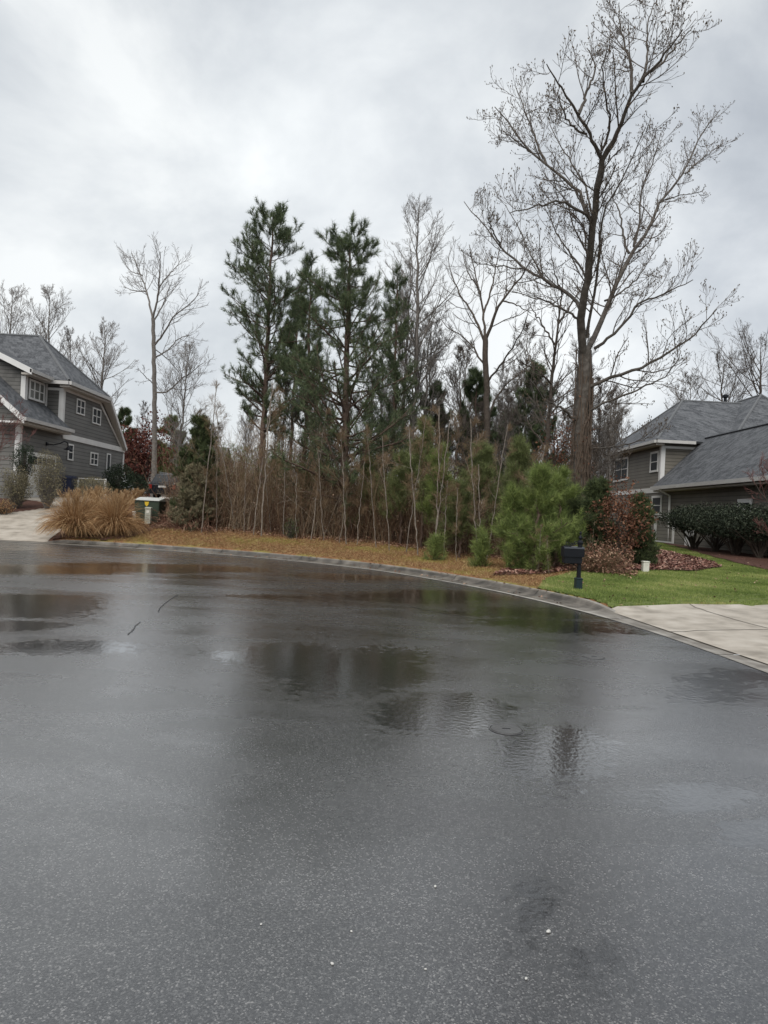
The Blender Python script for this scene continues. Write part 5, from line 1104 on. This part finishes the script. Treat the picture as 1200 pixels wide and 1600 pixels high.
# ------------------------------------------------------------ undergrowth (uncountable)
def sd_points(n, x0, x1, d0, d1):
    j = np.where((K[:, 0] > x0) & (K[:, 0] < x1) & (K[:, 1] > 12.5))[0]; i = rng.choice(j, n); d_ = d0 + (d1 - d0) * rng.random(n)
    p = K[i] + rng.normal(size=(n, 2)) * .12; d_ = d_ + front(K[i, 0]) + rng.normal(size=n) * .12; p = p + KN[i] * d_[:, None]
    D_, I_ = dist(p[:, 0], p[:, 1]); return np.c_[p, hd(p[:, 0], p[:, 1], D_, I_)]
def keepcol(p, lo=262, hi=935):
    px = 600 + p[:, 0] / p[:, 1] * F; return p[(px > lo) & (px < hi) & ~((px < 285) & (p[:, 1] > 28))]
g1 = G(); p = keepcol(sd_points(19000, -9, 4.4, -.1, 9)); n = len(p); Nn = 5
hh = rng.gamma(4, .36, n) + .45; hh = np.minimum(hh, 3.9); hh *= np.interp(600 + p[:, 0] / p[:, 1] * F, [262, 330, 600, 800, 930], [.75, 1.0, .95, .75, .5])
hh *= 1 + .28 * np.sin(p[:, 0] * 1.9 + 1) * np.sin(p[:, 1] * 1.3) + .15 * np.sin(p[:, 0] * 5.1); tone = np.clip(.42 + .30 * np.sin(p[:, 0] * 2.3 + p[:, 1]) * np.sin(p[:, 1] * 1.9 + 2) + rng.normal(size=n) * .2, 0, 1); d = unit(np.c_[rng.normal(size=(n, 2)) * .22, np.ones(n)]); Q = [p - (0, 0, .05)]
for k in range(Nn - 1): d = unit(d + rng.normal(size=d.shape) * .13); Q.append(Q[-1] + d * (hh / (Nn - 1))[:, None])
Q = np.stack(Q, 1); Rq = np.linspace(1, .3, Nn)[None] * (.0035 + .0020 * hh[:, None]) * rng.uniform(.6, 1.3, (n, 1)); g1.tubes(Q, Rq, 3, tone)
B, Rb = grow(Q, Rq, 7, .15, .98, R(52), .32, .6, .3, 4, .20, .15); g1.ribbons(B, np.maximum(Rb * 2, .005), np.clip(np.repeat(tone, 7) + rng.normal(size=len(B)) * .15, 0, 1))
E_, Re = grow(B, Rb, 2, .2, .98, R(40), .5, .8, .3, 3, .15, .08); g1.ribbons(E_, np.maximum(Re * 2, .005), rng.random(len(E_)))
tag(g1.build('undergrowth_brush', brush_m), 'dense thicket of brown leafless brush under the trees', 'undergrowth', kind='stuff')
g1 = G(); pe = B[rng.random(len(B)) < .10].reshape(-1, 3); pe = pe[rng.random(len(pe)) < .35]; g1.flakes(pe, .06)
lo_ = keepcol(sd_points(9000, -9, 4.4, -.1, 5)); lo_[:, 2] += rng.gamma(1.2, .16, len(lo_)); g1.flakes(lo_, .075)
tag(g1.build('clinging_leaves', litter_m), 'dead brown leaves caught low in the thicket', 'leaves', kind='stuff')
g1 = G(); pe = keepcol(sd_points(4200, -9, 4.4, .5, 9), 300, 900); pe[:, 2] += rng.uniform(.8, 3.0, len(pe)); g1.needles(pe, rng.normal(size=pe.shape) + (0, 0, 1.2), 14, .20, .008, .7)
tag(g1.build('understory_greenery', pine_o), 'thin olive evergreen sprays mixed through the brown thicket', 'undergrowth', kind='stuff')
# brambles trailing by the left end, redder
g1 = G(); pb = np.array([on(px, Y) for px, Y in zip(rng.uniform(252, 330, 700), rng.uniform(25.6, 28.5, 700))]); n = len(pb); d = unit(np.c_[rng.normal(size=(n, 2)) * .6, np.ones(n)]); Q = [pb]
for k in range(5): d = unit(d + rng.normal(size=d.shape) * .25 + np.array((0, 0, -.28))); Q.append(Q[-1] + d * .18)
Q = np.stack(Q, 1); g1.tubes(Q, np.full(Q.shape[:2], .006), 3, rng.random(n)); e = Q.reshape(-1, 3); g1.flakes(e[rng.random(len(e)) < .6] + rng.normal(size=(1, 3)) * .01, .05, rng.random((0,)) if False else None)
tag(g1.build('brambles', litter_m), 'low reddish brambles right of the green cabinet', 'brambles', kind='stuff')

# ------------------------------------------------------------ ground cover
g1 = G(); p = keepcol(sd_points(26000, -10.2, 4.6, -.6, 3.2), 215, 1000); k = rng.random(len(p)); p[:, 2] += .015 + .05 * k; g1.flakes(p, .085, flat=.8)
tag(g1.build('fallen_leaves', litter_m), 'fallen brown leaves along the foot of the thicket', 'leaves', kind='stuff')
g1 = G(); p = scatter(tongue, 260); p[:, 2] += .06 + .04 * rng.random(len(p)); g1.flakes(p, .11, flat=.7)
tag(g1.build('leaf_cover', mat('wet_red_leaves', [(0, (.06, .024, .018)), (.4, (.16, .068, .050)), (.75, (.27, .14, .105)), (1, (.44, .30, .23))], .55)), 'wet reddish fallen leaves covering the bed behind the lawn', 'leaves', kind='stuff')
# verge: pine straw with patches of yellow-green winter grass
def vnoise(x, y): return (np.sin(x * 1.3 + 1.7 * np.sin(y * .9)) + np.sin(y * 1.9 + 1.3 * np.sin(x * .8 + 2)) + .6 * np.sin(x * 3.7 + y * 2.9)) / 2.6
j = np.where((K[:, 0] > -10.9) & (K[:, 0] < 3.6) & (K[:, 1] > 13.6))[0]; n = 150000; i = rng.choice(j, n); d_ = .2 + rng.random(n) * (front(K[i, 0]) + .5); xy = K[i] + KN[i] * d_[:, None] + rng.normal(size=(n, 2)) * .08
D_, I_ = dist(xy[:, 0], xy[:, 1]); ok_ = D_ > .17; xy, D_, I_ = xy[ok_], D_[ok_], I_[ok_]; p = np.c_[xy, hd(xy[:, 0], xy[:, 1], D_, I_)]
onlawn = inpoly(p[:, 0], p[:, 1], lawn_poly); p = p[~onlawn]
def blades(g_, p, hh, wd, lean, r):
    n = len(p); d = unit(np.c_[rng.normal(size=(n, 2)) * lean, np.ones(n)]); s_ = unit(np.cross(d, rng.normal(size=(n, 3)))); l = hh * rng.uniform(.5, 1.2, n)[:, None]
    g_.add(np.stack([p - s_ * wd / 2, p + s_ * wd / 2, p + d * l], 1).reshape(-1, 3), np.arange(n * 3).reshape(-1, 3), r)
vn = vnoise(p[:, 0], p[:, 1]) + rng.normal(size=len(p)) * .35; gr_ = vn > .38
g1 = G(); blades(g1, p[~gr_] + (0, 0, .01), .10, .010, 2.2, rng.random((~gr_).sum())); tag(g1.build('pine_straw', straw_m), 'orange-brown pine straw covering the verge behind the kerb', 'pine straw', kind='stuff')
g1 = G(); blades(g1, p[gr_], .06, .010, .7, rng.random(gr_.sum())); tag(g1.build('winter_grass', ygrass_m), 'patchy yellow-green winter grass in the pine straw verge', 'grass', kind='stuff')
# lawn
p = scatter(lawn_poly, 2600); intong = inpoly(p[:, 0], p[:, 1], tongue) | inpoly(p[:, 0], p[:, 1], hbed); p = p[~(intong | inpoly(p[:, 0], p[:, 1], DRV + [(24, 5), (4.9, 5)]))]; px = 600 + p[:, 0] / p[:, 1] * F; p = p[px < 1260]
rr = np.clip(.48 + .38 * vnoise(p[:, 0] * 1.6, p[:, 1] * 1.1) + rng.normal(size=len(p)) * .22, 0, 1)
g1 = G(); blades(g1, p, .055, .011, .55, rr); tag(g1.build('lawn_grass', lawn_m), 'green mown lawn in front of the right house', 'grass', kind='stuff')

p = scatter(lawn_poly, 3.2); p[:, 2] += .05
j = np.where((K[:, 0] > -9) & (K[:, 0] < 4.5) & (K[:, 1] > 13.5))[0]; i = rng.choice(j, 160); xy = K[i] + KN[i] * rng.uniform(-.45, .1, (160, 1)); p2 = np.c_[xy, np.full(160, .03)]; p2[(xy - K[i])[:, 0] * KN[i][:, 0] + (xy - K[i])[:, 1] * KN[i][:, 1] > -.1, 2] = .135
g1 = G(); g1.flakes(np.vstack([p, p2]), .07, flat=1.0); tag(g1.build('stray_leaves', litter_m), 'stray brown leaves scattered on the lawn and in the gutter', 'leaves', kind='stuff')

# ------------------------------------------------------------ small things on the road
def road_pt(px, py): a, b = ab(px, py); Y = -EYE / b; return np.array((a * Y, Y, 0.0))
q = G(); c0 = road_pt(791, 1140); rr_ = .115
a_ = np.linspace(0, 2 * math.pi, 28, endpoint=False); top = np.c_[np.cos(a_) * rr_, np.sin(a_) * rr_, np.full(28, .007)]; bot = np.c_[np.cos(a_) * (rr_ + .004), np.sin(a_) * (rr_ + .004), np.full(28, -.02)]
q.add(np.vstack([bot, top]), [(i, (i + 1) % 28, 28 + (i + 1) % 28, 28 + i) for i in range(28)]); q.add(top, [tuple(range(28))])
o = q.build('valve_cover', iron_m); o.location = c0; tag(o, 'nearer round metal cover set in the wet road at right of centre', 'utility cover')
q = G(); a2 = np.linspace(0, 2 * math.pi, 29); q.tubes(np.stack([np.cos(a2) * (rr_ + .012), np.sin(a2) * (rr_ + .012), 0 * a2 + .003], 1)[None], np.full((1, 29), .004), 5)
fr_ = q.build('frame', iron_m, o); q = G(); q.tubes(np.array([(-.03, 0, .006), (.03, 0, .006)])[None], np.full((1, 2), .006), 5); q.build('lift_slot', black_m, o)
o3 = copy_thing(o, road_pt(928, 1027)); o3.location = road_pt(928, 1027); o3.scale = (1.0, 1.0, 1); tag(o3, 'farther round metal cover in the wet road below the mailbox', 'utility cover')
pb = []
for (px, py, s_) in [(857, 1457, .011), (519, 1507, .008), (680, 1386, .008), (408, 1445, .006), (549, 1456, .006), (822, 1530, .007), (45, 827 + 10, .02), (665, 1515, .005)]:
    pb.append((road_pt(px, py), s_))
for _ in range(28): pb.append((np.array((rng.uniform(-3, 3.5), rng.uniform(2.0, 9), 0)), rng.uniform(.0018, .0034)))
q = G()
for pl, wdt in [([(200, 992), (208, 984), (213, 977), (219, 972)], .022), ([(247, 957), (252, 948), (262, 940), (270, 934), (277, 930)], .022), ([(640, 948), (700, 960), (760, 968), (800, 970)], .02), ([(60, 905), (110, 904), (135, 906)], .03)]:
    W_ = np.array([road_pt(*a) for a in pl]); W_ = catmull(W_, 8); W_[:, 2] = .0045; W_[1:-1, :2] += rng.normal(size=(len(W_) - 2, 2)) * .004
    q.ribbons(W_[None], np.full((1, len(W_)), wdt) * rng.uniform(.4, 1.2, (1, len(W_))), .5, side=np.array((0, 0, 1.)))
tag(q.build('road_cracks', mat('tar_crack', [(0, g(.012)), (1, g(.03))], .35, nscale=20, attr=False)), kind='structure')
q = G(); V0 = []
for t1 in np.linspace(0, math.pi, 5):
    for t2 in np.linspace(0, 2 * math.pi, 7)[:-1]: V0.append((math.sin(t1) * math.cos(t2), math.sin(t1) * math.sin(t2) * .7, math.cos(t1) * .5))
q.add(np.array(V0) * (1 + rng.normal(size=(30, 1)) * .08), [(a * 6 + b, a * 6 + (b + 1) % 6, (a + 1) * 6 + (b + 1) % 6, (a + 1) * 6 + b) for a in range(4) for b in range(6)], .8); base_o = q.build('pebble', pebble_m)
for i, (p_, s_) in enumerate(pb):
    o = base_o if i == 0 else base_o.copy()
    if i: C.objects.link(o)
    o.location = p_ + (0, 0, s_ * .5); o.scale = (s_, s_, s_); o.rotation_euler = (0, 0, rng.uniform(0, 6))
    if i == 0: tag(o, 'largest white pebble lying on the wet road near the bottom of the view', 'pebble')
    else: tag(o, 'tiny pale pebble among many scattered on the road', 'pebble', 'tiny pebbles scattered on the road')
print('objects', len(bpy.data.objects), 'faces', sum(len(m_.polygons) for m_ in bpy.data.meshes))
